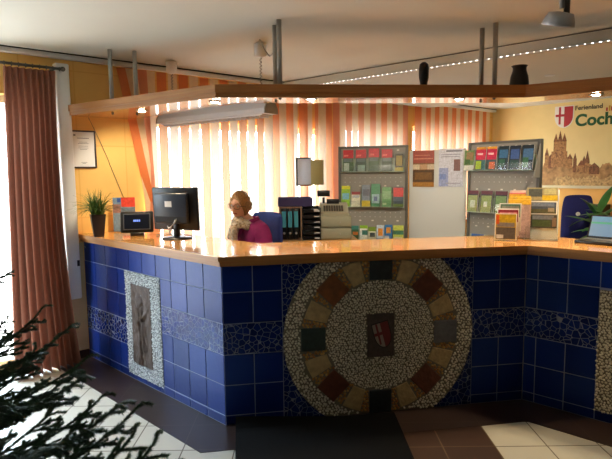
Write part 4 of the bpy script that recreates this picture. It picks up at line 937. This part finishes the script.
# laptop
lp = thing('laptop', 'open black laptop with a blue screen on the right wing of the worktop', 'laptop', (2.03, 3.585, ZT), math.radians(-50))
MB().box((0, .0, .011), (.31, .20, .02), M_black, bev=.005).build('base', None, lp)
kb = MB()
for r in range(5):
    for c in range(13): kb.box((-.132+c*.022, .072-r*.021, .0225), (.019, .018, .003), mat('grey_keys', (92, 94, 96), .5))
kb.build('keyboard', None, lp); MB().box((0, -.062, .0215), (.075, .042, .001), M_greydk).build('touchpad', None, lp)
Ml = Matrix.Translation((0, .10, .02)) @ Matrix.Rotation(-.42, 4, 'X')
ld = MB().box((0, .004, .088), (.31, .010, .176), M_black, Ml, bev=.004).build('lid', None, lp)
MB().box((0, -.002, .09), (.285, .002, .148), mat('laptop_screen', (60, 84, 110), .3, emit=(.25, .42, .62), estr=.22), Ml).build('screen', None, ld)
MB().box((0, -.0035, .115), (.285, .001, .014), mat('screen_green', (40, 90, 70), .3, emit=(.12, .6, .35), estr=.22), Ml).box((0, -.0035, .145), (.285, .001, .03), mat('screen_sky', (56, 86, 110), .3, emit=(.2, .45, .65), estr=.22), Ml).build('screen_picture', None, ld)

# ================================================================== BEHIND THE COUNTER
sc_ = thing('side_cabinet', 'wooden side cabinet behind the counter carrying the till and folders', 'cabinet', (.05, 5.14, 0), .05)
MB().box((0, 0, .485), (.80, .42, .93), M_desk).build('body', None, sc_); MB().box((0, -.01, .962), (.86, .46, .024), M_desk, bev=.004).build('top', None, sc_)
for x in (-.198, .198):
    d = MB().box((x, -.2165, .485), (.385, .012, .88), M_desk).build('door', None, sc_); MB().tube([(x*.2, -.228, .55), (x*.2, -.228, .67)], .006, M_steel, 8).build('handle', None, d)
CT = .9745
bx = thing('shelf_box', 'open brown wooden shelf box holding the ring binders', 'box', (-.150, 5.08, CT), .05)
b = MB(); b.box((-.10, 0, .15), (.014, .27, .30)); b.box((.10, 0, .15), (.014, .27, .30)); b.box((0, 0, .308), (.214, .27, .014)); b.box((0, .13, .15), (.19, .01, .30)); b.box((0, 0, .006), (.186, .25, .012)); b.build('case', M_boxwood, bx)
M_turq = mat('turquoise_label', (70, 158, 176), .7)
def binder(x, label):
    t = thing('ring_binder', label, 'binder', local(bx, x, -.02, .0125), bx.rotation_euler.z, 'ring binders in the shelf box')
    MB().box((0, 0, .142), (.052, .235, .284), M_black, bev=.003).build('cover', None, t)
    MB().box((0, -.1185, .185), (.038, .0015, .15), M_turq).build('spine_label', None, t)
    MB().lathe([(.012, 0), (.012, .002), (.008, .002)], m=M_steel, seg=14, M=Matrix.Translation((0, -.1176, .055)) @ Matrix.Rotation(PI/2, 4, 'X')).build('finger_ring', None, t)
binder(-.062, 'black ring binder with turquoise spine label, left of the three in the box'); binder(-.005, 'black ring binder with turquoise spine label, middle of the three in the box'); binder(.052, 'black ring binder with turquoise spine label, right of the three in the box')
ft = thing('purple_tray', 'dark purple paper tray lying on top of the shelf box and letter trays', 'tray', (-.105, 5.09, CT+.3165), .05)
mb = MB(); mb.box((0, 0, .004), (.32, .27, .006)); mb.box((0, -.133, .04), (.32, .006, .078)); mb.box((0, .133, .04), (.32, .006, .078)); mb.box((-.158, 0, .04), (.006, .26, .078)); mb.box((.158, 0, .02), (.006, .26, .03)); mb.build('tray', mat('purple_plastic', (52, 44, 92), .45), ft)
brochure('paper_sheet', 'white papers with a red edge lying in the dark purple tray', 'papers', local(ft, .04, .1, .0085), ft.rotation_euler.z, .22, .20, [(0, 0, 1, 1, (170, 176, 196)), (.0, .8, .5, .95, (190, 80, 70))], tilt=-1.5, th=.012)
lt = thing('letter_trays', 'tower of black letter trays between the binders and the beige till', 'letter trays', (.048, 5.085, CT), .05)
for k in range(6):
    z = .006+.051*k; mb = MB(); mb.box((0, 0, z), (.17, .30, .005)); mb.box((-.083, 0, z+.022), (.004, .30, .045)); mb.box((.083, 0, z+.022), (.004, .30, .045)); mb.box((0, .148, z+.022), (.164, .004, .045)); mb.box((-.03, -.148, z+.015), (.10, .004, .03))
    t = mb.build("tray", M_black, lt); MB().box((0.0, -.004, z+.010), (.15, .275, .008)).build('papers', M_paper, t)
reg = thing('cash_register', 'beige cash register with slanted keyboard and two drawers on the side cabinet', 'cash register', (.285, 5.13, CT), -.02)
for k in range(2):
    MB().box((0, .0, .055+.112*k), (.29, .36, .106), M_beige, bev=.006).build('drawer_case', None, reg)
    d = MB().box((0, -.1825, .052+.112*k), (.27, .008, .082), M_beige, bev=.003).build('drawer', None, reg); MB().lathe([(.006, 0), (.006, .006)], m=M_steel, seg=10, M=Matrix.Translation((.04, -.1866, .052+.112*k)) @ Matrix.Rotation(PI/2, 4, 'X')).build('lock', None, d)
body = MB(); pr = [(-.17, 0), (.17, 0), (.17, .11), (.02, .10), (-.17, .03)]
vs = [(x, y, .222+z) for x in (-.15, .12) for (y, z) in pr]; body.add(vs, [(0, 1, 2, 3, 4), (9, 8, 7, 6, 5)]+[(i, 5+i, 5+(i+1) % 5, (i+1) % 5) for i in range(5)], M_beige); body.build('register_body', None, reg)
ks = MB(); Mk = Matrix.Translation((-.02, -.075, .289)) @ Matrix.Rotation(.353, 4, 'X')
for r in range(4):
    for c in range(8): ks.box((-.085+c*.024, -.055+r*.032, .004), (.019, .024, .008), mat('register_keys', (84, 78, 68), .5), Mk)
ks.build('key', None, reg)
MB().box((-.02, .075, .345), (.12, .03, .05), M_black, bev=.005).build('paper_slot', None, reg)
MB().tube([(-.11, .12, .33), (-.11, .12, .385)], .012, M_black, 10).box((-.11, .115, .425), (.125, .04, .06), M_black, bev=.006).build('customer_display', None, reg)

def office_chair(label, loc, rz, m, seat_z, bw, bh, bz, badge=False):
    t = thing('office_chair', label, 'chair', loc, rz)     # chair faces local -y, backrest at +y
    MB().box((0, 0, seat_z-.035), (.47, .46, .07), m, bev=.03).build('seat', None, t)
    mb = MB(); NX, NZ = 12, 12; vs = []; fs = []
    for side in (0, 1):
        for j in range(NZ+1):
            for i in range(NX+1):
                u = i/NX*2-1; v = j/NZ*2-1
                k = (1-.10*max(0, v)**2*abs(u)**3); rd = 1-.06*abs(u)**6*abs(v)**6
                th_ = .028*(max(0, 1-abs(u)**6)*max(0, 1-abs(v)**6))**.4
                vs.append((u*bw/2*k*rd, .22+.035*(-u*u+0)+.02*v*v+(-th_ if side == 0 else th_), bz+bh/2+v*bh/2*rd*(1-.04*u*u*(v > 0))))
    q = (NX+1)*(NZ+1)
    for j in range(NZ):
        for i in range(NX):
            a = j*(NX+1)+i; fs += [(a, a+1, a+NX+2, a+NX+1), (q+a+1, q+a, q+a+NX+1, q+a+NX+2)]
    for i in range(NX): fs += [(i+1, i, q+i, q+i+1), (NZ*(NX+1)+i, NZ*(NX+1)+i+1, q+NZ*(NX+1)+i+1, q+NZ*(NX+1)+i)]
    for j in range(NZ): a = j*(NX+1); b = a+NX; fs += [(a, a+NX+1, q+a+NX+1, q+a), (b+NX+1, b, q+b, q+b+NX+1)]
    mb.add(vs, fs, m, True); bk = mb.build('backrest', None, t)
    if badge: MB().lathe([(.001, .004), (.022, .004), (.022, 0)], m=M_hwhite, seg=16, M=Matrix.Translation((0, .252, bz+bh*.72)) @ Matrix.Rotation(-PI/2, 4, 'X')).build('badge', None, bk)
    MB().box((0, .24, (seat_z+bz)/2+.02), (.07, .03, bz-seat_z+.16), M_black).build('back_bar', None, t)
    MB().tube([(0, 0, .09), (0, 0, seat_z-.07)], .03, M_steel, 14).build('gas_column', None, t)
    for s in (-1, 1): MB().tube([(s*.25, .12, seat_z-.03), (s*.27, .12, seat_z+.18), (s*.27, -.12, seat_z+.19)], .016, M_black, 8).build('armrest', None, t)
    for k in range(5):
        a = 2*PI*k/5+.3; l = MB().tube([(0, 0, .10), (.29*math.cos(a), .29*math.sin(a), .07)], [.03, .018], M_black, 8).build('leg', None, t)
        MB().lathe([(.001, -.012), (.028, -.012), (.028, .012), (.001, .012)], m=M_black, seg=14, M=Matrix.Translation((.29*math.cos(a), .29*math.sin(a), .029)) @ Matrix.Rotation(a, 4, 'Z') @ Matrix.Rotation(PI/2, 4, 'X')).build('castor', None, l)
    return t
HIP = Vector((-.455, 4.54, 0)); PRZ = math.radians(-52)
office_chair('blue fabric office chair the woman behind the counter sits on', (HIP.x-.02, HIP.y+.02, 0), math.radians(-40), M_chairblue, .59, .40, .46, .80)
office_chair('empty navy office chair seen from behind near the painted castle wall', (2.95, 5.80, 0), math.radians(160), M_chairnavy, .50, .31, .72, .62, True)
# low dark shelf with papers by the apricot wall
sh = thing('low_shelf', 'dark shelf unit with white papers against the apricot wall', 'shelf', R(RA1-.19, 1.62, 0), ROTB)
mb = MB()
for z in (.02, .5, .78, 1.09): mb.box((0, 0, z), (.5, .34, .022))
for x in (-.25, .25): mb.box((x, 0, .555), (.02, .34, 1.09))
mb.box((0, .16, .555), (.48, .012, 1.09)); mb.build('case', M_black, sh)
for k, z in enumerate((.793, .513)): tag(MB().box((0, 0, .016), (.21, .29, .03), M_paper).build('paper_stack'), ('upper' if not k else 'lower')+' stack of white paper in the dark shelf by the apricot wall', 'paper').location = local(sh, -.08, 0, z-.0015)
# leafy plant
dp = thing('leafy_plant', 'tall leafy green plant in a floor pot behind the laptop', 'potted plant', (2.82, 4.82, 0))
MB().lathe([(.12, 0), (.17, .03), (.19, .30), (.20, .36), (.185, .36), (.175, .32)], m=mat('terracotta_pot', (130, 72, 50), .7), seg=28).build('pot', None, dp)
MB().lathe([(.17, .318), (.001, .33)], m=mat('soil', (40, 30, 24), .9), seg=20).build('soil', None, dp)
for (x, y) in ((0, 0), (.06, .03), (-.05, .04)): MB().tube([(x, y, .32), (x*1.4, y*1.4, .7), (x*2, y*2, 1.2)], [.018, .014, .008], mat('stem_green', (84, 96, 50), .7), 8).build('stem', None, dp)
M_leaf = mat('leaf_green', (52, 100, 44), .35, noise_amt=.3, noise_scale=12)
rr = random.Random(11)
def leaf(mb, base, az, el, L_, wd, droop):
    n = 7; vs = []
    p = Vector(base); d = Vector((math.cos(az)*math.cos(el), math.sin(az)*math.cos(el), math.sin(el))); sd = Vector((-math.sin(az), math.cos(az), 0))
    for i in range(n+1):
        t = i/n; w2 = wd*math.sin(PI*min(1, .06+t*.94))**.8*(1-.3*t); nrm = sd.cross(d)
        vs += [p-sd*w2+nrm*w2*.3, p.copy(), p+sd*w2+nrm*w2*.3]
        p = p+d*(L_/n); d = (d+Vector((0, 0, -droop/n))).normalized()
    mb.add(vs, [f for i in range(n) for f in ((3*i, 3*i+1, 3*i+4, 3*i+3), (3*i+1, 3*i+2, 3*i+5, 3*i+4))], None, True)
for k in range(60):
    s = rr.choice(((0, 0), (.06, .03), (-.05, .04))); z = rr.uniform(.75, 1.2); mb = MB(); f = 1+(z-.32)/.73
    leaf(mb, (s[0]*f, s[1]*f, z), rr.uniform(0, 2*PI), rr.uniform(.1, 1.1), rr.uniform(.22, .42), rr.uniform(.025, .05), rr.uniform(.6, 1.4)); mb.build('leaf', M_leaf, dp)
# door mat
mt = MB(); NX, NY = 30, 18; vs = []
cA, cB, cC, cD = Vector((-.462, 3.225)), Vector((.572, 3.375)), Vector((.592, 2.60)), Vector((-.385, 2.60))
def mz_(u, v): return .004+.012+.0*u
for lay in (0, 1):
    for j in range(NY+1):
        for i in range(NX+1):
            u, v = i/NX, j/NY; p = cA.lerp(cB, u).lerp(cD.lerp(cC, u), v); lift = .055*max(0, 1-u*1.5)*max(0, 1-v/.14)**1.5
            vs.append((p.x, p.y, .0035+lift+(.014 if lay else 0)))
q = (NX+1)*(NY+1); fs = []
for j in range(NY):
    for i in range(NX): a = j*(NX+1)+i; fs += [(a, a+1, a+NX+2, a+NX+1), (q+a+1, q+a, q+a+NX+1, q+a+NX+2)]
for i in range(NX): fs += [(i, i+1, q+i+1, q+i), (NY*(NX+1)+i+1, NY*(NX+1)+i, q+NY*(NX+1)+i, q+NY*(NX+1)+i+1)]
for j in range(NY): a = j*(NX+1); b = a+NX; fs += [(a+NX+1, a, q+a, q+a+NX+1), (b, b+NX+1, q+b+NX+1, q+b)]
mt.add(vs, fs, M_blackmat); tag(mt.build('doormat'), 'black rubber doormat on the floor in front of the counter medallion', 'doormat')

# ================================================================== THE WOMAN
M_skin = mat('skin', (238, 194, 172), .5); M_lip = mat('lips', (176, 84, 84), .45)
M_hair = mat('dark_blonde_hair', (172, 134, 86), .5, noise_amt=.4, noise_scale=70)
M_jacket = mat('magenta_jacket', (140, 22, 104), .75, noise_amt=.12, noise_scale=25)
M_trous = mat('dark_trousers', (34, 36, 48), .8); M_shoe = mat('black_shoe', (18, 18, 20), .4)
def skin(nodes, edges, rad, sub=2):
    me = bpy.data.meshes.new('tmp'); me.from_pydata(nodes, edges, []); o = bpy.data.objects.new('tmp', me); COL.objects.link(o)
    md = o.modifiers.new('s', 'SKIN'); md.use_smooth_shade = True
    for i, v in enumerate(me.skin_vertices[0].data):
        r = rad[i]; v.radius = r if isinstance(r, tuple) else (r, r); v.use_root = (i == 0)
    sb = o.modifiers.new('d', 'SUBSURF'); sb.levels = sub; sb.render_levels = sub
    bpy.context.view_layer.update(); dg = bpy.context.evaluated_depsgraph_get(); ev = o.evaluated_get(dg); m2 = ev.to_mesh()
    V = [v.co.copy() for v in m2.vertices]; F_ = [tuple(p.vertices) for p in m2.polygons]; ev.to_mesh_clear()
    bpy.data.objects.remove(o); bpy.data.meshes.remove(me); return V, F_
def remesh(V, F_, vox, smooth=3):
    me = bpy.data.meshes.new('tmp'); me.from_pydata(V, [], F_); o = bpy.data.objects.new('tmp', me); COL.objects.link(o)
    md = o.modifiers.new('r', 'REMESH'); md.mode = 'VOXEL'; md.voxel_size = vox
    sm = o.modifiers.new('s', 'SMOOTH'); sm.iterations = smooth; sm.factor = .5
    bpy.context.view_layer.update(); dg = bpy.context.evaluated_depsgraph_get(); ev = o.evaluated_get(dg); m2 = ev.to_mesh()
    V = [v.co.copy() for v in m2.vertices]; F_ = [tuple(p.vertices) for p in m2.polygons]; ev.to_mesh_clear()
    bpy.data.objects.remove(o); bpy.data.meshes.remove(me); return V, F_
pn = thing('person', 'seated woman with tied-up dark blonde hair, glasses, patterned scarf and magenta jacket behind the counter', 'person', tuple(HIP), PRZ)
pel = (0, 0, .68); spn = (0, .02, .87); chs = (0, -.01, 1.07); nkb = (0, -.045, 1.18); nk = (0, -.075, 1.225); hd = (0, -.095, 1.27)
J = [pel, spn, chs, nkb, nk, hd]; Rr = [(.15, .12), (.125, .10), (.145, .105), (.085, .075), .052, .055]; E_ = [(0, 1), (1, 2), (2, 3), (3, 4), (4, 5)]
def addn(p, r, par): J.append(p); Rr.append(r); E_.append((par, len(J)-1)); return len(J)-1
arms = []
for s in (-1, 1):
    a = addn((s*.162, -.02, 1.125), .070, 2); b = addn((s*.232, -.015, .90), .050, a); c = addn((s*.155, -.24, .785), .030, b); d = addn((s*.145, -.30, .765), (.036, .02), c); arms.append((a, b, c, d))
    for q in range(4):
        x = s*(.145-.026+.0175*q); L_ = (.062, .07, .066, .05)[q]
        f1 = addn((x, -.345, .762), .0095, d); f2 = addn((x, -.345-L_*.55, .754), .0085, f1); addn((x, -.345-L_*.85, .735), .007, f2)
    t1 = addn((s*.108, -.315, .758), .011, d); addn((s*.098, -.352, .75), .008, t1)
    h = addn((s*.09, -.04, .655), .088, 0); k = addn((s*.10, -.43, .63), .062, h); an = addn((s*.10, -.44, .13), .04, k); addn((s*.10, -.57, .055), .034, an)
V1, F1 = skin(J, E_, Rr)
# head
HC = Vector((0, -.125, 1.335)); hv = []; hf = []; U_, VV = 40, 30
def headpt(th_, ph):
    x = math.sin(th_)*math.sin(ph); y = -math.sin(th_)*math.cos(ph); z = math.cos(th_)     # front is -y
    X, Y, Z = x*.073, y*.093, z*.113
    if z < 0:
        k = 1-.36*(-z)**1.4; X *= k; Y = Y*(1-.12*(-z)) if y < 0 else Y*(1-.45*(-z)); 
    if y < 0:
        fx = abs(X)
        nb = math.exp(-(fx/.011)**2)*(math.exp(-((Z+.018)/.014)**2)*.024+math.exp(-((Z-.008)/.02)**2)*.010)   # nose
        br = math.exp(-((Z-.032)/.012)**2)*.004*(fx < .05)
        ey = -math.exp(-((fx-.031)/.014)**2-((Z-.012)/.012)**2)*.008
        ch = math.exp(-(fx/.018)**2-((Z+.092)/.016)**2)*.010
        lp_ = math.exp(-(fx/.02)**2-((Z+.052)/.008)**2)*.005-math.exp(-(fx/.02)**2-((Z+.053)/.0025)**2)*.003
        Y -= nb+br+ey+ch+lp_
    return Vector((X, Y, Z))
HR = Matrix.Rotation(.45, 4, 'Z') @ Matrix.Rotation(.12, 4, 'X') @ Matrix.Rotation(.12, 4, 'Y')
for i in range(VV+1):
    for k in range(U_): hv.append(HC+HR @ headpt(PI*(i+.001)/(VV+.002), 2*PI*k/U_))
hf = [(i*U_+k, (i+1)*U_+k, (i+1)*U_+(k+1) % U_, i*U_+(k+1) % U_) for i in range(VV) for k in range(U_)]+[tuple(range(U_)), tuple(VV*U_+k for k in reversed(range(U_)))]
# ears
eb = MB()
for s in (-1, 1): eb.ball((0, 0, 0), (.010, .018, .030), u=10, v=8, M=Matrix.Translation(HC) @ HR @ Matrix.Translation((s*.072, .008, -.008)))
V = V1+hv+[Vector(p) for p in eb.v]; F_ = F1+[tuple(len(V1)+i for i in f) for f in hf]+[tuple(len(V1)+len(hv)+i for i in f) for f in eb.f]
V, F_ = remesh(V, F_, .0062, 2)
bm_ = MB(); bm_.add(V, F_, M_skin, True); bm_.mats = [M_skin, M_lip]
HI = (Matrix.Translation(HC) @ HR).inverted()
for i, f in enumerate(F_):
    c = HI @ (sum((V[k] for k in f), Vector())/len(f))
    if c.y < -.06 and abs(c.x) < .019 and abs(c.z+.053) < .0062: bm_.m[i] = 1
bm_.build('body', None, pn)
def onhead(mb): return Matrix.Translation(HC) @ HR
HM = Matrix.Translation(HC) @ HR
for s in (-1, 1):
    e = MB().ball((s*.031, -.0805, .012), .011, M_hwhite, 12, 8, HM).ball((s*.031, -.0885, .012), (.005, .004, .005), mat('iris', (56, 60, 60), .2), 10, 6, HM).build('eye', None, pn)
eb = MB()
for s in (-1, 1): eb.tube([(s*.016, -.097, .034), (s*.032, -.094, .039), (s*.047, -.082, .034)], [.002, .003, .0015], M_hair, 6, HM)
eb.build('eyebrows', None, pn)
gl = MB()
for s in (-1, 1):
    pts = [(s*(.033+.026*math.copysign(abs(math.cos(a))**.6, math.cos(a))), -.106+.014*abs((.033+.026*math.cos(a))/.06)**2, .012+.018*math.copysign(abs(math.sin(a))**.6, math.sin(a))) for a in [2*PI*k/20 for k in range(21)]]
    gl.tube(pts, .0017, None, 6, HM, False); gl.tube([(s*.059, -.094, .018), (s*.076, -.05, .016), (s*.078, .01, .008)], .0016, None, 6, HM)
gl.tube([(-.008, -.107, .016), (0, -.110, .018), (.008, -.107, .016)], .0017, None, 6, HM); gl.build('glasses', mat('brown_glasses', (66, 44, 40), .3), pn)
# hair: a cap with a curly knot at the back
hb = MB(); vs = []; U2, V2 = 44, 26
for i in range(V2+1):
    for k in range(U2):
        th_ = PI*(i+.001)/(V2+.002)*.80; ph = 2*PI*k/U2
        x, y, z = math.sin(th_)*math.sin(ph), -math.sin(th_)*math.cos(ph), math.cos(th_)
        ff = max(0, math.cos(ph)); th2 = min(th_, .74+1.78*(1-ff)**.75)      # forehead and face stay free
        x, y, z = math.sin(th2)*math.sin(ph), -math.sin(th2)*math.cos(ph), math.cos(th2)
        nz = 1+.09*noise.noise(Vector((x*6, y*6, z*6)))+.035*math.sin(ph*14+z*13)
        kx = 1-.22*max(0, -z)
        vs.append((x*.083*nz*kx, y*.102*nz+.004, z*.122*nz+.003))
hb.add(vs, [(i*U2+k, (i+1)*U2+k, (i+1)*U2+(k+1) % U2, i*U2+(k+1) % U2) for i in range(V2) for k in range(U2)]+[tuple(range(U2)), tuple(V2*U2+k for k in reversed(range(U2)))], None, True, HM)
rr = random.Random(2)
for k in range(22):
    a, b = rr.uniform(0, 2*PI), rr.uniform(-1, 1); c = Vector((.036*math.cos(a), .098+.022*math.sin(a)*.8, -.03+.040*b))
    hb.ball(c, (rr.uniform(.016, .026),)*3, None, 8, 6, HM)
for k in range(10):
    s = (-1, 1)[k % 2]; x = s*rr.uniform(.060, .070); y = rr.uniform(.0, .06)
    hb.tube([(x*1.02+.006*math.sin(q*1.5+k), y+.006*math.cos(q*1.5+k), .045-.016*q) for q in range(7)], [.008, .009, .009, .008, .007, .005, .003], None, 6, HM)
hb.build('hair', M_hair, pn)
# jacket
def garment(keep, off, wob):
    me = bpy.data.meshes.new('tmp'); me.from_pydata(V1, [], F1); me.update(); N_ = [v.normal.copy() for v in me.vertices]; bpy.data.meshes.remove(me)
    mb = MB(); mp_ = {}; vs = []; fs = []
    for f in F1:
        if not keep(sum((V1[k] for k in f), Vector())/len(f)): continue
        for k in f:
            if k not in mp_:
                v = V1[k]; mp_[k] = len(vs); vs.append(v+N_[k]*(off+wob*noise.noise(v*11)+wob*.6*math.sin(v.z*60+v.x*25+v.y*20)))
        fs.append(tuple(mp_[k] for k in f))
    return mb.add(vs, fs, None, True)
jk = garment(lambda c: .61 < c.z < 1.205 and c.y > -.265 and not (c.y < -.15 and c.z < .75 and abs(c.x) < .125) and not (c.z < .66 and c.y < -.1), .016, .006).build('jacket', M_jacket, pn)
cl_ = MB()
for s in (-1, 1): cl_.tube([(s*.01, -.155, 1.06), (s*.05, -.15, 1.15), (s*.085, -.08, 1.20), (s*.07, .0, 1.215), (0, .045, 1.22)], [.008, .018, .022, .022, .02], None, 8)
cl_.build('collar', M_jacket, jk)
garment(lambda c: c.z < .72 and not (c.z < .105) and not (c.y < -.5) and not (abs(c.x) > .11 and c.z > .72), .009, .003).build('trousers', M_trous, pn)
for s in (-1, 1):
    V, F_ = skin([(s*.10, -.42, .10), (s*.10, -.44, .052), (s*.10, -.58, .045), (s*.10, -.64, .04)], [(0, 1), (1, 2), (2, 3)], [.046, .048, .044, .034]); MB().add(V, F_, None, True).build('shoe', M_shoe, pn)
# scarf: loops round the neck and a hanging end
M_scarf = mat('patterned_scarf', (176, 164, 142), .9); n_, l_, b_ = nodes_of(M_scarf)
tc_ = n_.new('ShaderNodeTexCoord'); wv = n_.new('ShaderNodeTexVoronoi'); wv.inputs['Scale'].default_value = 75; rp_ = n_.new('ShaderNodeValToRGB')
for p_, c in ((.0, (84, 78, 92)), (.35, (196, 184, 160)), (.6, (150, 132, 104)), (1, (222, 212, 192))):
    e = rp_.color_ramp.elements.new(p_) if p_ not in (0, 1) else rp_.color_ramp.elements[int(p_)]
    e.color = (*srgb(c), 1)
l_.new(tc_.outputs['Object'], wv.inputs[0]); l_.new(wv.outputs['Color'], rp_.inputs[0]); l_.new(rp_.outputs[0], b_.inputs['Base Color'])
sf = MB()
for (rx, ry, z, r, ph) in ((.064, .068, 1.205, .020, 0), (.080, .085, 1.180, .025, 1.2), (.085, .095, 1.150, .026, 2.4)):
    sf.tube([(rx*math.cos(a), -.075+ry*math.sin(a)-.012, z-.025*math.sin(a+PI)*-1+.008*math.sin(3*a+ph)) for a in [2*PI*k/28 for k in range(29)]], [r*(1+.16*math.sin(5*2*PI*k/28+ph)) for k in range(29)], None, 10, None, False)
sf.tube([(.02, -.185, 1.16), (.01, -.20, 1.10), (.0, -.195, 1.02), (-.005, -.18, .93), (.0, -.175, .86)], [.034, .036, .034, .038, .030], None, 10)
sf.tube([(-.04, -.18, 1.15), (-.055, -.19, 1.08), (-.06, -.18, 1.0), (-.055, -.17, .92)], [.03, .03, .028, .02], None, 10)
V, F_ = remesh([Vector(p) for p in sf.v], sf.f, .008, 2)
V = [v+Vector((0, noise.noise(v*40)*.006, noise.noise(v*33+Vector((3, 3, 3)))*.006)) for v in V]
MB().add(V, F_, None, True).build('scarf', M_scarf, pn)

# ================================================================== FIR TREE (front left)
M_needle = mat('fir_needle', (40, 66, 42), .5); island_color(M_needle, [(34, 60, 40), (54, 84, 52), (42, 70, 46), (84, 116, 74)])
M_bark = mat('fir_bark', (46, 40, 30), .9, noise_amt=.3, noise_scale=30)
TX, TY = -1.10, 1.56
tree = thing('fir_tree', 'dark green fir tree with spreading boughs in the left foreground', 'tree', (TX, TY, 0))
MB().tube([(0, 0, .06), (.01, 0, .6), (0, .01, 1.2), (.005, 0, 1.62), (0, 0, 1.92)], [.036, .028, .018, .009, .003], seg=12).build('trunk', M_bark, tree)
st = MB(); st.lathe([(.06, .0), (.06, .16), (.05, .16)], m=M_stgreen, seg=16)
for k in range(4): a = k*PI/2+.4; st.tube([(.05*math.cos(a), .05*math.sin(a), .10), (.30*math.cos(a), .30*math.sin(a), .015)], .014, M_stgreen, 8)
st.build('tree_stand', None, tree)
def bough(seed):
    rr = random.Random(seed); wd = MB(); nv = []; nf = []
    def needles(pts, dens, ln_):
        for i in range(len(pts)-1):
            p, q = pts[i], pts[i+1]; d = (q-p); L_ = d.length; d.normalize(); s1 = d.orthogonal().normalized(); s2 = d.cross(s1)
            for k in range(int(L_*dens)):
                t = rr.random(); a = rr.uniform(0, 2*PI); o = s1*math.cos(a)+s2*math.sin(a)
                if o.z < -.3 and rr.random() < .6: o.z = abs(o.z)
                dr = (d*rr.uniform(.35, .9)+o).normalized(); b = p+(q-p)*t; l = ln_*rr.uniform(.75, 1.15); sd = dr.orthogonal().normalized()*.0017; s3 = dr.cross(sd)
                n = len(nv); nv.extend([b+sd*1.3, b-sd*.65+s3*1.1, b-sd*.65-s3*1.1, b+dr*l]); nf.extend([(n, n+1, n+3), (n+1, n+2, n+3), (n+2, n, n+3)])
    N = 10; main = [Vector((t/N, .02*math.sin(t*1.1+seed), -.08*math.sin(PI*.9*t/N)+.20*(t/N)**2)) for t in range(N+1)]
    wd.tube(main, [.0085*(1-.8*t/N) for t in range(N+1)], seg=6)
    needles(main[1:], 2600, .030)
    for k in range(2, N+1, 1):
        for s in (-1, 1):
            if rr.random() < .33: continue
            f = k/N; L_ = (.40*(1-f)+.12)*rr.uniform(.8, 1.15); ang = rr.uniform(.62, .95)*s; p = main[k]-Vector((rr.uniform(0, .06), 0, 0)) if k < N else main[k]
            tw = []
            for i in range(6):
                u = i/5; tw.append(p+Vector((math.cos(ang)*L_*u, math.sin(ang)*L_*u, .03*math.sin(u*PI)*rr.uniform(.3, 1)-.05*L_*u+rr.uniform(-.004, .004))))
            wd.tube(tw, [.004*(1-.7*i/5) for i in range(6)], seg=5); needles(tw, 2600, .029)
            if L_ > .22:
                for i in (2, 4):
                    for s2 in (-1, 1):
                        a2 = ang+s2*.75; l2 = L_*.38*(1-.12*i); b = tw[i]; t2 = [b+Vector((math.cos(a2)*l2*u, math.sin(a2)*l2*u, .01*u)) for u in (0, .5, 1)]
                        wd.tube(t2, [.0025, .002, .001], seg=4); needles(t2, 2300, .026)
    return wd, nv, nf
kinds = []
for sd in range(5):
    wd, nv, nf = bough(sd+1); m1_ = bpy.data.meshes.new('branch'); m1_.from_pydata(wd.v, [], wd.f); m1_.materials.append(M_bark); m1_.polygons.foreach_set('use_smooth', [True]*len(wd.f))
    m2_ = bpy.data.meshes.new('needles'); m2_.from_pydata([tuple(v) for v in nv], [], nf); m2_.materials.append(M_needle); kinds.append((m1_, m2_))
rr = random.Random(21); cnt = 0
for lv in range(12):
    z = .30+.135*lv; Lb = max(.17, .72-.48*max(0, z-.30)-.01*lv); n = 10 if lv < 6 else 7
    for k in range(n):
        az = 2*PI*(k+.37*lv)/n+rr.uniform(-.2, .2); m1_, m2_ = kinds[cnt % 5]
        b = bpy.data.objects.new('branch', m1_); COL.objects.link(b); b.parent = tree; b.location = (0, 0, z+rr.uniform(-.04, .04))
        sc = Lb*rr.uniform(.85, 1.08); b.scale = (sc, sc*.8, sc*.8); b.rotation_euler = (rr.uniform(-.2, .2), rr.uniform(-.28, .02)+.03*(11-lv)/11, az)
        nd = bpy.data.objects.new('needles', m2_); COL.objects.link(nd); nd.parent = b; nd['kind'] = 'stuff'; cnt += 1
